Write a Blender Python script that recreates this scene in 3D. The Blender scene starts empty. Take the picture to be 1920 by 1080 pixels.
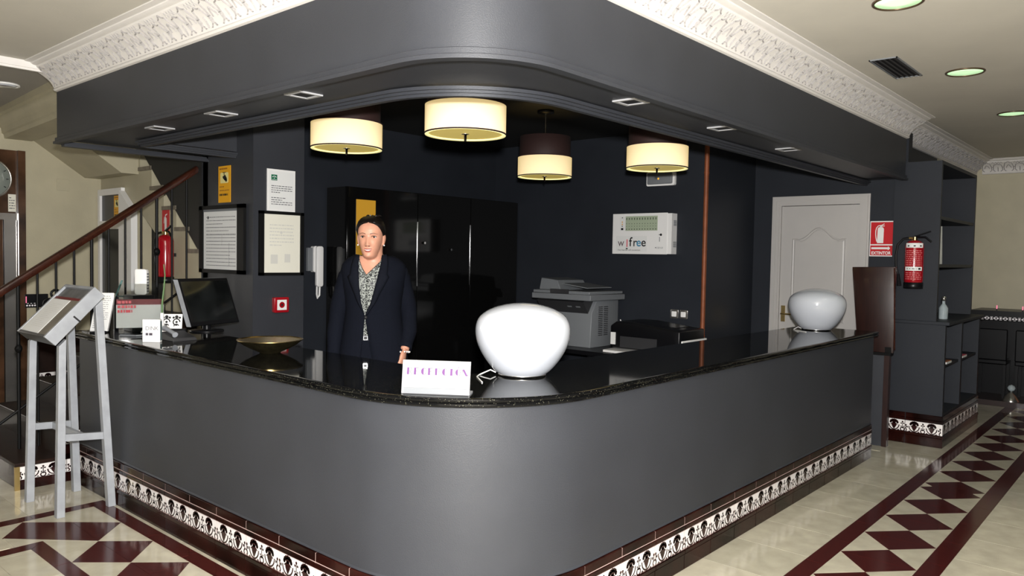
import bpy, math, random
from mathutils import Vector, Matrix
random.seed(7)
SC = bpy.context.scene
COL = SC.collection
pi = math.pi
# ------------------------------------------------------------------ camera, light, exposure
CAM = Vector((-1.9647, -1.9018, 1.6))
cam = bpy.data.cameras.new('camera'); camo = bpy.data.objects.new('camera', cam); COL.objects.link(camo)
cam.sensor_width = 36.0; cam.lens = 1439.6/1920*36; cam.clip_start = .05; cam.clip_end = 60
Rr = Vector((0.66012469, -0.75095121, 0.01754079)); Ru = Vector((0.01894177, 0.03998601, 0.99902068)); Rf = Vector((0.75091718, 0.65914596, -0.0406201))
camo.matrix_world = Matrix(((Rr.x, Ru.x, -Rf.x, CAM.x), (Rr.y, Ru.y, -Rf.y, CAM.y), (Rr.z, Ru.z, -Rf.z, CAM.z), (0, 0, 0, 1)))
SC.camera = camo
world = bpy.data.worlds.new('world'); SC.world = world; world.use_nodes = True
world.node_tree.nodes['Background'].inputs[0].default_value = (.9, .95, 1, 1)
world.node_tree.nodes['Background'].inputs[1].default_value = .004
def light(name, kind, loc, power, color, size, rot=(0, 0, 0), **kw):
    l = bpy.data.lights.new(name, kind); l.energy = power; l.color = color
    if kind == 'AREA': l.shape = 'DISK'; l.size = size
    else: l.shadow_soft_size = size
    for k, v in kw.items(): setattr(l, k, v)
    o = bpy.data.objects.new(name, l); o.location = loc; o.rotation_euler = rot; COL.objects.link(o)
    return o
# the photographer's flash head, just above the lens
light('camera_flash', 'POINT', CAM + Ru*.17 + Rr*.03 - Rf*.05, 1500, (1, .985, .97), .05)
vs = SC.view_settings
vs.view_transform = 'Standard'; vs.look = 'None'; vs.exposure = 0.0; vs.gamma = 1.0; vs.use_curve_mapping = False

# ------------------------------------------------------------------ helpers
def lin(c): return c/12.92 if c <= .04045 else ((c+.055)/1.055)**2.4
def rgb(r, g, b): return (lin(r/255), lin(g/255), lin(b/255), 1)
MATS = {}
def mat(name, col, rough=.5, metal=0., spec=.5, noise=0., nscale=30., bump=0., bscale=200., emit=None, estr=0., coat=0., trans=0., ior=1.45, alpha=1.):
    m = bpy.data.materials.new(name); m.use_nodes = True
    nt = m.node_tree; b = nt.nodes['Principled BSDF']
    b.inputs['Base Color'].default_value = col; b.inputs['Roughness'].default_value = rough; b.inputs['Metallic'].default_value = metal
    b.inputs['Specular IOR Level'].default_value = spec; b.inputs['Coat Weight'].default_value = coat; b.inputs['IOR'].default_value = ior
    b.inputs['Transmission Weight'].default_value = trans; b.inputs['Alpha'].default_value = alpha
    if emit: b.inputs['Emission Color'].default_value = emit; b.inputs['Emission Strength'].default_value = estr
    if noise or bump:
        tc = nt.nodes.new('ShaderNodeTexCoord')
    if noise:
        n = nt.nodes.new('ShaderNodeTexNoise'); n.inputs['Scale'].default_value = nscale; n.inputs['Detail'].default_value = 6
        nt.links.new(tc.outputs['Object'], n.inputs['Vector'])
        r = nt.nodes.new('ShaderNodeValToRGB')
        r.color_ramp.elements[0].position = .3; r.color_ramp.elements[1].position = .7
        r.color_ramp.elements[0].color = tuple(c*(1-noise) for c in col[:3])+(1,); r.color_ramp.elements[1].color = tuple(min(1, c*(1+noise)) for c in col[:3])+(1,)
        nt.links.new(n.outputs[0], r.inputs[0]); nt.links.new(r.outputs[0], b.inputs['Base Color'])
    if bump:
        n2 = nt.nodes.new('ShaderNodeTexNoise'); n2.inputs['Scale'].default_value = bscale; n2.inputs['Detail'].default_value = 3
        nt.links.new(tc.outputs['Object'], n2.inputs['Vector'])
        bp = nt.nodes.new('ShaderNodeBump'); bp.inputs['Strength'].default_value = bump; bp.inputs['Distance'].default_value = .004
        nt.links.new(n2.outputs[0], bp.inputs['Height']); nt.links.new(bp.outputs[0], b.inputs['Normal'])
    MATS[name] = m
    return m
def wood(name, c1, c2, rough=.25, scale=(3, 40, 1.5)):
    m = mat(name, c1, rough, coat=.3); nt = m.node_tree; b = nt.nodes['Principled BSDF']
    tc = nt.nodes.new('ShaderNodeTexCoord'); mp = nt.nodes.new('ShaderNodeMapping'); mp.inputs['Scale'].default_value = scale
    n = nt.nodes.new('ShaderNodeTexNoise'); n.inputs['Scale'].default_value = 4; n.inputs['Detail'].default_value = 8
    r = nt.nodes.new('ShaderNodeValToRGB'); r.color_ramp.elements[0].color = c1; r.color_ramp.elements[1].color = c2
    r.color_ramp.elements[0].position = .35; r.color_ramp.elements[1].position = .7
    nt.links.new(tc.outputs['Object'], mp.inputs[0]); nt.links.new(mp.outputs[0], n.inputs[0]); nt.links.new(n.outputs[0], r.inputs[0]); nt.links.new(r.outputs[0], b.inputs['Base Color'])
    return m
PAINT = mat('charcoal_paint', (.0305, .0325, .0385, 1), .45, spec=.42, noise=.08, nscale=3, bump=.25, bscale=260)
PAINTB = mat('dark_blue_paint', (.017, .0195, .025, 1), .5, spec=.25, noise=.08, nscale=3, bump=.2, bscale=260)
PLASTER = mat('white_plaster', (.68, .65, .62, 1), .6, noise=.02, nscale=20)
RELIEF = mat('shaded_plaster_relief', (.27, .255, .245, 1), .7, noise=.15, nscale=60)  # darker than the plaster: shade of the ridges put into the colour
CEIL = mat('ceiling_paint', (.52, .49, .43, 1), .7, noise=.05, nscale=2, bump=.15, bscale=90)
CEILD = mat('ceiling_paint_shaded', (.30, .28, .25, 1), .7, noise=.05, nscale=2)  # ceiling paint with the unlit stair bay's shade put into the colour
BLACKCEIL = mat('black_ceiling', (.012, .012, .011, 1), .6)
CREAM = mat('cream_wall', (.42, .38, .265, 1), .45, noise=.06, nscale=4, bump=.2, bscale=80)
MARBLE = mat('cream_marble', (.46, .425, .33, 1), .09, noise=.12, nscale=9, spec=.5)
MARBLE2 = mat('cream_marble_warm', (.42, .39, .30, 1), .09, noise=.12, nscale=8, spec=.5)
REDM = mat('red_marble', (.048, .0085, .0075, 1), .12, noise=.35, nscale=40, spec=.5)
GROUT = mat('grout', (.40, .36, .30, 1), .6)
TBROWN = mat('brown_glazed_tile', (.013, .003, .0022, 1), .16, noise=.9, nscale=5, spec=.22, bump=.15, bscale=14)
TWHITE = mat('white_glazed_tile', (.80, .76, .74, 1), .1, spec=.5)
TINK = mat('oxblood_glaze', (.022, .006, .006, 1), .2, noise=.6, nscale=30)
GROUTP = mat('pink_grout', (.55, .40, .36, 1), .6)
SILVER = mat('silver_paint', (.33, .345, .37, 1), .4, metal=.2, noise=.12, nscale=12)
BLACKW = mat('black_lacquer', (.004, .004, .004, 1), .08, spec=.5)
BLACKP = mat('black_plastic', (.005, .005, .006, 1), .32, spec=.3)
FRAMEB = mat('black_frame_wood', (.004, .004, .004, 1), .55, spec=.2)
BLACKM = mat('black_iron', (.003, .003, .003, 1), .5, spec=.15)
DARKW = wood('dark_mahogany', (.012, .0035, .0025, 1), (.026, .0075, .005, 1), .4)
RAILW = wood('handrail_wood', (.022, .006, .0035, 1), (.045, .012, .006, 1), .2, (2, 2, 2))
WHITE = mat('white_enamel', (.78, .77, .75, 1), .35)
DOORW = mat('door_white', (.44, .42, .40, 1), .4, noise=.02, nscale=5)
PAPER = mat('white_paper', (.72, .72, .70, 1), .6)
PAPERC = mat('cream_paper', (.72, .70, .60, 1), .6)
INK = mat('grey_ink', (.10, .10, .11, 1), .6)
INKD = mat('black_ink', (.006, .006, .007, 1), .6)
RED = mat('red_sign', (.50, .006, .012, 1), .4)
REDP = mat('red_lacquer', (.30, .006, .012, 1), .15, coat=.5)
YELLOW = mat('yellow_sign', (.75, .36, .01, 1), .5)
YPALE = mat('pale_yellow', (.80, .70, .28, 1), .5)
GREEN = mat('green_emblem', (.0, .12, .05, 1), .5)
SIGNW = mat('sign_acrylic', (.32, .32, .33, 1), .25)
PURPLE = mat('purple_ink', (.085, .02, .115, 1), .6)
LILAC = mat('pale_lilac_ink', (.055, .045, .06, 1), .6)
BLUE = mat('blue_ink', (.03, .22, .38, 1), .5)
PINKI = mat('pink_ink', (.65, .10, .14, 1), .5)
CHROME = mat('chrome', (.75, .75, .75, 1), .12, metal=1)
BRASS = mat('brass', (.55, .40, .16, 1), .25, metal=1)
BRONZE = mat('bronze_bowl', (.12, .10, .05, 1), .3, metal=.9, noise=.3, nscale=40)
COPPER = mat('copper', (.22, .065, .025, 1), .55, metal=.25, noise=.2, nscale=10)
GREYPL = mat('grey_plastic', (.16, .17, .18, 1), .45)
SPOTF = mat('spot_frame_grey', (.34,.34,.35,1), .4)
GREYPD = mat('dark_grey_plastic', (.03, .03, .032, 1), .4)
OPAL = mat('opal_glass', (.50, .52, .56, 1), .06, spec=.5, coat=.4)
OPALD = mat('opal_glass_foot', (.45, .47, .50, 1), .1, spec=.5)
SHADE = mat('cream_shade', (.70, .60, .42, 1), .8, emit=(1, .74, .33, 1), estr=.62)
SHADED = mat('brown_shade', (.020, .007, .006, 1), .7)
SHRIM = mat('shade_rim', (.75, .68, .35, 1), .6, emit=(1, .92, .42, 1), estr=.75)
DIFF = mat('lamp_diffuser', (.45, .38, .14, 1), .5, emit=(1, .74, .18, 1), estr=.30)
DLIGHT = mat('downlight_glass', (.7, .9, .65, 1), .3, emit=(.62, 1, .55, 1), estr=.72)
DRING = mat('bronze_ring', (.12, .08, .05, 1), .3, metal=.6)
GREENS = mat('green_stem', (.06, .14, .03, 1), .5)
AMBER = mat('reflected_amber', (.30, .15, .012, 1), .3, emit=(1, .52, .05, 1), estr=.27)  # glow standing in for warm light reflected in the wardrobe door
ORANGEW = mat('orange_wood', (.30, .09, .02, 1), .4)
LED = mat('red_led', (.5, .05, .1, 1), .4, emit=(1, .25, .4, 1), estr=.9)
BEAD = mat('white_bead', (.6, .58, .58, 1), .4, emit=(1, .9, .92, 1), estr=.25)
ACRYL = mat('clear_acrylic', (.95, .98, .98, 1), .03, trans=1., ior=1.12)
GRASS = mat('clear_glass', (.55, .62, .64, 1), .08, trans=.45, ior=1.3)
STEEL = mat('brushed_steel', (.48, .46, .43, 1), .22, metal=.9, noise=.15, nscale=5)
STAIRB = mat('dark_stair_marble', (.013, .0055, .0035, 1), .45, spec=.2, noise=.6, nscale=5)
BMARB = mat('brown_marble', (.06, .03, .016, 1), .15, noise=.6, nscale=5)
LBLUE = mat('screen_glass', (.008, .009, .009, 1), .06, noise=.5, nscale=6)
# black granite: sparkling specks
m = mat('black_granite', (.004, .004, .004, 1), .05, spec=.5, ior=1.22)
nt = m.node_tree; b = nt.nodes['Principled BSDF']
tc = nt.nodes.new('ShaderNodeTexCoord'); v = nt.nodes.new('ShaderNodeTexVoronoi'); v.inputs['Scale'].default_value = 230
nt.links.new(tc.outputs['Object'], v.inputs['Vector'])
sp = nt.nodes.new('ShaderNodeSeparateColor'); nt.links.new(v.outputs['Color'], sp.inputs[0])
g1 = nt.nodes.new('ShaderNodeMath'); g1.operation = 'GREATER_THAN'; g1.inputs[1].default_value = .86; nt.links.new(sp.outputs[0], g1.inputs[0])
l1 = nt.nodes.new('ShaderNodeMath'); l1.operation = 'LESS_THAN'; l1.inputs[1].default_value = .32; nt.links.new(v.outputs['Distance'], l1.inputs[0])
mu = nt.nodes.new('ShaderNodeMath'); mu.operation = 'MULTIPLY'; nt.links.new(g1.outputs[0], mu.inputs[0]); nt.links.new(l1.outputs[0], mu.inputs[1])
mx = nt.nodes.new('ShaderNodeMix'); mx.data_type = 'RGBA'; mx.inputs[6].default_value = (.004, .004, .004, 1); mx.inputs[7].default_value = (.13, .125, .09, 1)
nt.links.new(mu.outputs[0], mx.inputs[0]); nt.links.new(mx.outputs[2], b.inputs['Base Color'])
GRANITE = m

ORG = {}
class MB:
    def __init__(s): s.v = []; s.f = []; s.sm = []
    def add(s, vs, fs, smooth=False):
        o = len(s.v); s.v += [tuple(p) for p in vs]
        for f in fs: s.f.append([i+o for i in f]); s.sm.append(smooth)
        return s
    def box(s, lo, hi):
        x0, y0, z0 = lo; x1, y1, z1 = hi
        return s.add([(x0,y0,z0),(x1,y0,z0),(x1,y1,z0),(x0,y1,z0),(x0,y0,z1),(x1,y0,z1),(x1,y1,z1),(x0,y1,z1)],
                     [(0,3,2,1),(4,5,6,7),(0,1,5,4),(1,2,6,5),(2,3,7,6),(3,0,4,7)])
    def fbox(s, F, a0, a1, b0, b1, c0, c1):
        P = [F(a,b,c) for c in (c0,c1) for a,b in ((a0,b0),(a1,b0),(a1,b1),(a0,b1))]
        return s.add(P, [(0,3,2,1),(4,5,6,7),(0,1,5,4),(1,2,6,5),(2,3,7,6),(3,0,4,7)])
    def cbox(s, F, a0, a1, b0, b1, c0, c1, r=.01, n=3):   # box with rounded corners in a-b
        return s.fpoly(F, rrect(a0, a1, b0, b1, r, n), c0, c1)
    def fpoly(s, F, pts, c0, c1, smooth=False):
        n = len(pts); P = [F(a,b,c0) for a,b in pts]+[F(a,b,c1) for a,b in pts]
        s.add(P, [list(range(n-1,-1,-1)), list(range(n,2*n))])
        return s.add(P, [(i,(i+1)%n,n+(i+1)%n,n+i) for i in range(n)], smooth)
    def flat(s, F, pts, c): 
        return s.add([F(a,b,c) for a,b in pts], [list(range(len(pts)))])
    def hexa(s, P):
        return s.add(P, [(0,3,2,1),(4,5,6,7),(0,1,5,4),(1,2,6,5),(2,3,7,6),(3,0,4,7)])
    def lathe(s, prof, c, n=32, axis='z', close=True, sc=(1,1)):
        vs = []; m = len(prof)
        for i in range(n):
            a = 2*pi*i/n
            for r, h in prof:
                p = (r*math.cos(a)*sc[0], r*math.sin(a)*sc[1], h)
                if axis == 'x': p = (p[2], p[0], p[1])
                if axis == 'y': p = (p[0], p[2], p[1])
                vs.append((c[0]+p[0], c[1]+p[1], c[2]+p[2]))
        fs = [(i*m+j, ((i+1)%n)*m+j, ((i+1)%n)*m+j+1, i*m+j+1) for i in range(n) for j in range(m-1)]
        s.add(vs, fs, True)
        if close:
            for j in (0, m-1):
                if prof[j][0] > 1e-5: s.add([vs[i*m+j] for i in range(n)], [list(range(n))])
        return s
    def tube(s, pts, r, n=8, smooth=True, caps=True):
        pts = [Vector(p) for p in pts]; rs = r if isinstance(r, (list, tuple)) else [r]*len(pts)
        vs = []; up = None
        for i, p in enumerate(pts):
            d = (pts[min(i+1,len(pts)-1)]-pts[max(i-1,0)]).normalized()
            if up is None: up = Vector((0,0,1)) if abs(d.z) < .9 else Vector((1,0,0))
            e1 = d.cross(up).normalized(); e2 = e1.cross(d).normalized(); up = e2
            for k in range(n):
                a = 2*pi*k/n; vs.append(p+rs[i]*(math.cos(a)*e1+math.sin(a)*e2))
        fs = [(i*n+k, i*n+(k+1)%n, (i+1)*n+(k+1)%n, (i+1)*n+k) for i in range(len(pts)-1) for k in range(n)]
        s.add(vs, fs, smooth)
        if caps: s.add(vs[:n], [list(range(n-1,-1,-1))]); s.add(vs[-n:], [list(range(n))])
        return s
    def bar(s, p, q, w, h, up=(0,0,1)):
        p = Vector(p); q = Vector(q); d = (q-p).normalized(); e1 = d.cross(Vector(up)).normalized()*w/2; e2 = e1.cross(d).normalized()*h/2
        return s.hexa([p-e1-e2, p+e1-e2, p+e1+e2, p-e1+e2, q-e1-e2, q+e1-e2, q+e1+e2, q-e1+e2])
    def strip(s, rings, closed=False, smooth=False):      # rings: list of equal-length point lists
        n = len(rings[0]); vs = [p for r in rings for p in r]; m = len(rings)
        fs = [(j*n+i, j*n+i+1, ((j+1)%m)*n+i+1, ((j+1)%m)*n+i) for j in range(m if closed else m-1) for i in range(n-1)]
        return s.add(vs, fs, smooth)
    def sweep(s, rings, smooth=False):                     # closed section swept, capped
        s.strip(rings, True, smooth)
        s.add([r[0] for r in rings], [list(range(len(rings)))]); s.add([r[-1] for r in rings], [list(range(len(rings)-1,-1,-1))])
        return s
    def build(s, name, mt, parent=None, local=False, sub=0, bevel=0, auto=True):
        o = Vector(ORG[parent.name]) if (parent and not local) else Vector((0,0,0))
        me = bpy.data.meshes.new(name)
        me.from_pydata([tuple(Vector(p)-o) for p in s.v], [], s.f)
        me.polygons.foreach_set('use_smooth', s.sm)
        mts = mt if isinstance(mt, list) else [mt]
        for q in mts: me.materials.append(q)
        me.update()
        if auto and not all(s.sm):
            me.polygons.foreach_set('use_smooth', [True]*len(s.f)); me.set_sharp_from_angle(angle=math.radians(33))
        ob = bpy.data.objects.new(name, me); COL.objects.link(ob)
        if parent: ob.parent = parent
        ORG[ob.name] = tuple(o)
        if bevel:
            w = ob.modifiers.new('weld', 'WELD'); w.merge_threshold = 1e-5
            b = ob.modifiers.new('bevel', 'BEVEL'); b.width = bevel; b.segments = 2; b.limit_method = 'ANGLE'; b.angle_limit = .6
        if sub:
            w = ob.modifiers.new('weld', 'WELD'); w.merge_threshold = 1e-5
            b = ob.modifiers.new('sub', 'SUBSURF'); b.levels = sub; b.render_levels = sub
        return ob
def thing(name, label, cat, loc=(0,0,0), group=None):
    o = bpy.data.objects.new(name, None); COL.objects.link(o); o.location = loc; o.empty_display_size = .1
    o['label'] = label; o['category'] = cat
    if group: o['group'] = group
    ORG[o.name] = tuple(loc)
    return o
def tag(o, label, cat, group=None):
    o['label'] = label; o['category'] = cat
    if group: o['group'] = group
    return o
def struct(o): o['kind'] = 'structure'; return o
def dup(root, d, label=None, rotz=None):
    r = root.copy(); COL.objects.link(r); r.location = Vector(root.location)+Vector(d)
    if label: r['label'] = label
    ORG[r.name] = tuple(r.location)
    for ch in list(root.children):
        c = ch.copy(); COL.objects.link(c); c.parent = r
        for g in list(ch.children):
            e = g.copy(); COL.objects.link(e); e.parent = c
    return r
def clone(o, parent, d=(0,0,0), M=None):                    # shares the mesh
    c = o.copy(); COL.objects.link(c); c.parent = parent
    c.matrix_basis = M if M is not None else Matrix.Translation(Vector(d))
    ORG[c.name] = ORG[parent.name] if parent else (0,0,0)
    return c
def frame(o, u, v, n):
    o = Vector(o); u = Vector(u); v = Vector(v); n = Vector(n)
    return lambda a, b, c=0: o+u*a+v*b+n*c
def FX(x, y0, z0): return frame((x,y0,z0), (0,-1,0), (0,0,1), (-1,0,0))     # plane facing -X, a runs to image right
def FY(x0, y, z0): return frame((x0,y,z0), (1,0,0), (0,0,1), (0,-1,0))     # plane facing -Y
FZ = frame((0,0,0), (1,0,0), (0,1,0), (0,0,1))
def rrect(a0, a1, b0, b1, r, n=4):
    out = []
    for cx, cy, s in ((a1-r,b0+r,-pi/2),(a1-r,b1-r,0),(a0+r,b1-r,pi/2),(a0+r,b0+r,pi)):
        for i in range(n+1):
            t = s+pi/2*i/n; out.append((cx+r*math.cos(t), cy+r*math.sin(t)))
    return out
def circ(cx, cy, r, n=12, ry=None):
    return [(cx+r*math.cos(2*pi*i/n), cy+(ry or r)*math.sin(2*pi*i/n)) for i in range(n)]
def stroke(pts, w):
    L = []; Rt = []
    for i, p in enumerate(pts):
        q0 = pts[max(i-1,0)]; q1 = pts[min(i+1,len(pts)-1)]
        dx, dy = q1[0]-q0[0], q1[1]-q0[1]; l = math.hypot(dx,dy) or 1
        ww = w[i] if isinstance(w, (list,tuple)) else w
        L.append((p[0]-dy/l*ww/2, p[1]+dx/l*ww/2)); Rt.append((p[0]+dy/l*ww/2, p[1]-dx/l*ww/2))
    return L, Rt
def fstroke(mb, F, pts, w, c):
    L, Rt = stroke(pts, w)
    for i in range(len(pts)-1): mb.flat(F, [L[i], Rt[i], Rt[i+1], L[i+1]], c)
def arc(cx, cy, r, a0, a1, n=10, ry=None):
    return [(cx+r*math.cos(a0+(a1-a0)*i/n), cy+(ry or r)*math.sin(a0+(a1-a0)*i/n)) for i in range(n+1)]
def text(s, F, a, b, size, mt, parent, name='lettering', align='LEFT', c=.001, sx=1., bold=0.):
    cu = bpy.data.curves.new('t', 'FONT'); cu.body = s; cu.size = size; cu.align_x = align; cu.offset = bold
    t = bpy.data.objects.new('t', cu); me = bpy.data.meshes.new_from_object(t)
    o = Vector(ORG[parent.name])
    for v in me.vertices: v.co = F(a+v.co.x*sx, b+v.co.y, c)-o
    me.name = name; me.materials.clear(); me.materials.append(mt)
    bpy.data.objects.remove(t)
    ob = bpy.data.objects.new(name, me); COL.objects.link(ob); ob.parent = parent; ORG[ob.name] = tuple(o)
    return ob
def print_lines(F, a0, a1, b0, b1, rows, mt, parent, c=.001, name='print', h=.35, seed=1):
    rnd = random.Random(seed); mb = MB(); dy = (b1-b0)/rows
    for i in range(rows):
        y = b1-dy*(i+.7); a = a0
        end = a1 if rnd.random() > .3 else a0+(a1-a0)*rnd.uniform(.4,.9)
        while a < end-.004:
            w = min(rnd.uniform(.008,.028), end-a); mb.flat(F, [(a,y),(a+w,y),(a+w,y+dy*h),(a,y+dy*h)], c); a += w+.005
    o = mb.build(name, mt, parent); o['kind'] = 'stuff'; return o

# corner path: left leg along Y, rounded corner, right leg along X
def ring(off, r, z, yL, xR, n=14, nl=1, nr=1):
    P = [(off, yL+(off+r-yL)*i/nl, z) for i in range(nl)]
    P += [(off+r-r*math.cos(pi/2*i/n), off+r-r*math.sin(pi/2*i/n), z) for i in range(n+1)]
    P += [(off+r+(xR-off-r)*(i+1)/nr, off, z) for i in range(nr)]
    return P
class Path:
    def __init__(s, r, yL, xR): s.r, s.yL, s.xR = r, yL, xR; s.l1 = yL-r; s.la = pi/2*r; s.L = s.l1+s.la+xR-r
    def at(s, t):
        if t <= s.l1: return Vector((0, s.yL-t, 0)), Vector((-1,0,0))
        if t <= s.l1+s.la:
            a = (t-s.l1)/s.r; return Vector((s.r-s.r*math.cos(a), s.r-s.r*math.sin(a), 0)), Vector((-math.cos(a),-math.sin(a),0))
        return Vector((s.r+t-s.l1-s.la, 0, 0)), Vector((0,-1,0))
    def pt(s, t, d, z): p, n = s.at(t); q = p+n*d; return (q.x, q.y, z)

# ------------------------------------------------------------------ building shell
ZC = 2.866; ZA = 2.82
mb = MB(); mb.box((-3.6,-3.4,-.12), (10.2,6.6,-.003)); floor = struct(mb.build('floor', MARBLE))
# ceiling: lit lobby side, the lower dim bay beyond the left end of the beam, and the alcove
mb = MB(); mb.box((-3.6,-3.4,ZC), (10.2,.2,ZC+.1)); mb.box((-3.6,.2,ZC), (.2,4.05,ZC+.1)); struct(mb.build('ceiling', CEIL))
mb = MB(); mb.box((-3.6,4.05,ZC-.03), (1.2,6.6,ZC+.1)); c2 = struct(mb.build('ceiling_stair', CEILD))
mb = MB(); mb.box((.3,.3,ZA), (5.6,4.1,ZA+.1)); struct(mb.build('ceiling_alcove', BLACKCEIL))
mb = MB(); mb.box((-3.6,4.03,ZC-.045), (-.0,4.075,ZC)); mb.box((-3.6,4.04,ZC-.06), (-.0,4.065,ZC-.045)); struct(mb.build('trim_5', PLASTER))
# beam over the counter
SOF = 2.366; BYL, BXR = 4.11, 5.44
mb = MB()
secs = [(0,.42,2.37),(0,.42,ZC),(.37,.58,ZC),(.37,.58,SOF),(.02,.42,SOF),(.02,.42,2.37)]
mb.sweep([ring(o,r,z,BYL,BXR) for o,r,z in secs])
mb.box((.37,3.60,SOF), (1.09,BYL,ZC))
mb.box((5.40,.10,SOF), (5.62,.37,ZC))
beam = struct(mb.build('wall_beam', PAINT))
def stepped(name, P, m, parent=None):
    mb = MB(); mb.sweep(P); return struct(mb.build(name, m, parent))
# stepped mouldings along both lower edges of the beam
for k, (o, z0, z1) in enumerate(((-.014,2.352,2.380),(-.026,2.335,2.354))):
    mb = MB(); mb.sweep([ring(o,.42-o,z0,BYL,BXR), ring(o,.42-o,z1-.003,BYL,BXR), ring(o+.004,.416-o,z1,BYL,BXR), ring(.03,.39,z1,BYL,BXR), ring(.022,.398,z0,BYL,BXR)])
    struct(mb.build('moulding', PAINT, beam))
for k, (o, z0, z1) in enumerate(((.330,2.343,2.358),(.346,2.331,2.345),(.360,2.318,2.333))):
    mb = MB(); mb.sweep([ring(o,.58+.37-o,z0,3.62,5.6), ring(o,.58+.37-o,z1,3.62,5.6), ring(.39,.56,z1,3.62,5.6), ring(.39,.56,z0,3.62,5.6)])
    mb.box((.36,3.585+.012*k,z0), (1.09,3.63,z1))
    mb.box((.02,4.07-.02*k,z0), (1.09,4.11-.012*k,z1))
    struct(mb.build('moulding', PAINT, beam))
# alcove walls
mb = MB(); mb.box((1.08,4.05,0), (4.62,4.16,ZC)); struct(mb.build('wall_back', PAINTB))
mb = MB(); mb.box((1.08,3.36,0), (1.52,4.13,ZC)); struct(mb.build('wall_pillar', PAINT))
mb = MB(); mb.box((4.5,1.45,0), (5.7,4.16,ZC)); struct(mb.build('wall_right', PAINTB))
mb = MB()
F = FX(5.6, 1.45, 0)   # door wall with an opening for the door
mb.box((5.6,1.20,0), (5.72,1.50,ZC)); mb.box((5.6,.02,0), (5.72,.39,ZC)); mb.box((5.6,.39,2.18), (5.72,1.20,ZC)); mb.box((5.6,.39,0), (5.72,1.20,.12))
struct(mb.build('wall_door', PAINTB))
# wall to the right of the door, behind the tall shelf unit
YU = .1
mb = MB(); mb.box((5.61,YU,0),(7.0,.5,ZC)); struct(mb.build('wall_shelf', PAINTB))
mb = MB(); mb.box((7.0,YU,0),(8.9,.5,ZC)); struct(mb.build('wall_right_end', CREAM))
mb = MB(); mb.box((8.9,-3.4,.95), (9.1,.5,ZC)); mb.box((8.9,.1,0),(9.1,.5,.95)); struct(mb.build('wall_far', CREAM))
# lobby walls out of view, so that the flash bounces as in a closed room
mb = MB(); mb.box((-3.7,-3.4,0), (-3.6,6.6,ZC)); struct(mb.build('unseen_wall_left', PAINTB))
mb = MB(); mb.box((-3.6,-3.5,0), (10.2,-3.4,ZC)); struct(mb.build('unseen_wall_front', PAINTB))
# platform floor behind the counter
mb = MB(); mb.box((.62,.62,0), (4.5,3.36,.12)); mb.box((1.52,3.36,0),(4.5,4.05,.12)); mb.box((4.5,.36,0),(5.6,1.45,.12)); struct(mb.build('floor_platform', REDM))

# ------------------------------------------------------------------ plaster cornices
COVE = [(.024,2.726),(.031,2.742),(.044,2.760),(.064,2.778),(.090,2.795),(.115,2.810),(.136,2.822),(.150,2.833)]
PROF = [(-.02,2.70),(.004,2.70),(.018,2.703),(.026,2.712),(.020,2.722)]+COVE+[(.152,2.842),(.172,2.845),(.184,2.852),(.186,2.858),(.222,2.860),(.224,ZC+.01),(-.02,ZC+.01)]
cl = [0]
for a, b_ in zip(COVE, COVE[1:]): cl.append(cl[-1]+math.hypot(b_[0]-a[0], b_[1]-a[1]))
def cove(t):
    s = max(0,min(1,t))*cl[-1]
    for i in range(len(COVE)-1):
        if s <= cl[i+1]+1e-9:
            k = (s-cl[i])/(cl[i+1]-cl[i]); a, b_ = COVE[i], COVE[i+1]
            nx, nz = -(b_[1]-a[1]), (b_[0]-a[0]); l = math.hypot(nx,nz)
            return a[0]+(b_[0]-a[0])*k, a[1]+(b_[1]-a[1])*k, -nx/l, -nz/l
ARCH = []
def cusp(u0, u1, tb, ta, lobes):
    out = []; n = lobes*4
    for i in range(n+1):
        k = i/n; a = pi*k
        base = tb+(ta-tb)*math.sin(a)**.8; u = (u0+u1)/2-(u1-u0)/2*math.cos(a)
        w = .06*abs(math.sin(lobes*a)); out.append((u+ (w*.35*math.cos(a)), base-w))
    return out
for u in (.0, .5):
    ARCH.append([(u-.035,.14),(u-.035,.22),(u-.045,.29),(u-.03,.36)]); ARCH.append([(u+.035,.14),(u+.035,.22),(u+.045,.29),(u+.03,.36)])
    ARCH.append([(u-.13,.03),(u-.09,.055),(u-.07,.10),(u-.035,.14)]); ARCH.append([(u+.13,.03),(u+.09,.055),(u+.07,.10),(u+.035,.14)])
    ARCH.append([(u-.06,.37),(u+.06,.37)])
ARCH.append(cusp(.03,.47,.37,.97,4)); ARCH.append(cusp(.53,.97,.37,.78,4)); ARCH.append([(.75,.04),(.745,.16),(.755,.28),(.75,.40)]); ARCH.append(cusp(.14,.36,.30,.62,2))
LACE = []
for i in range(4):
    a = .50+.125*i
    LACE.append([(a,.78),(a+.0625,.98)]); LACE.append([(a+.0625,.98),(a+.125,.78)])
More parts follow.
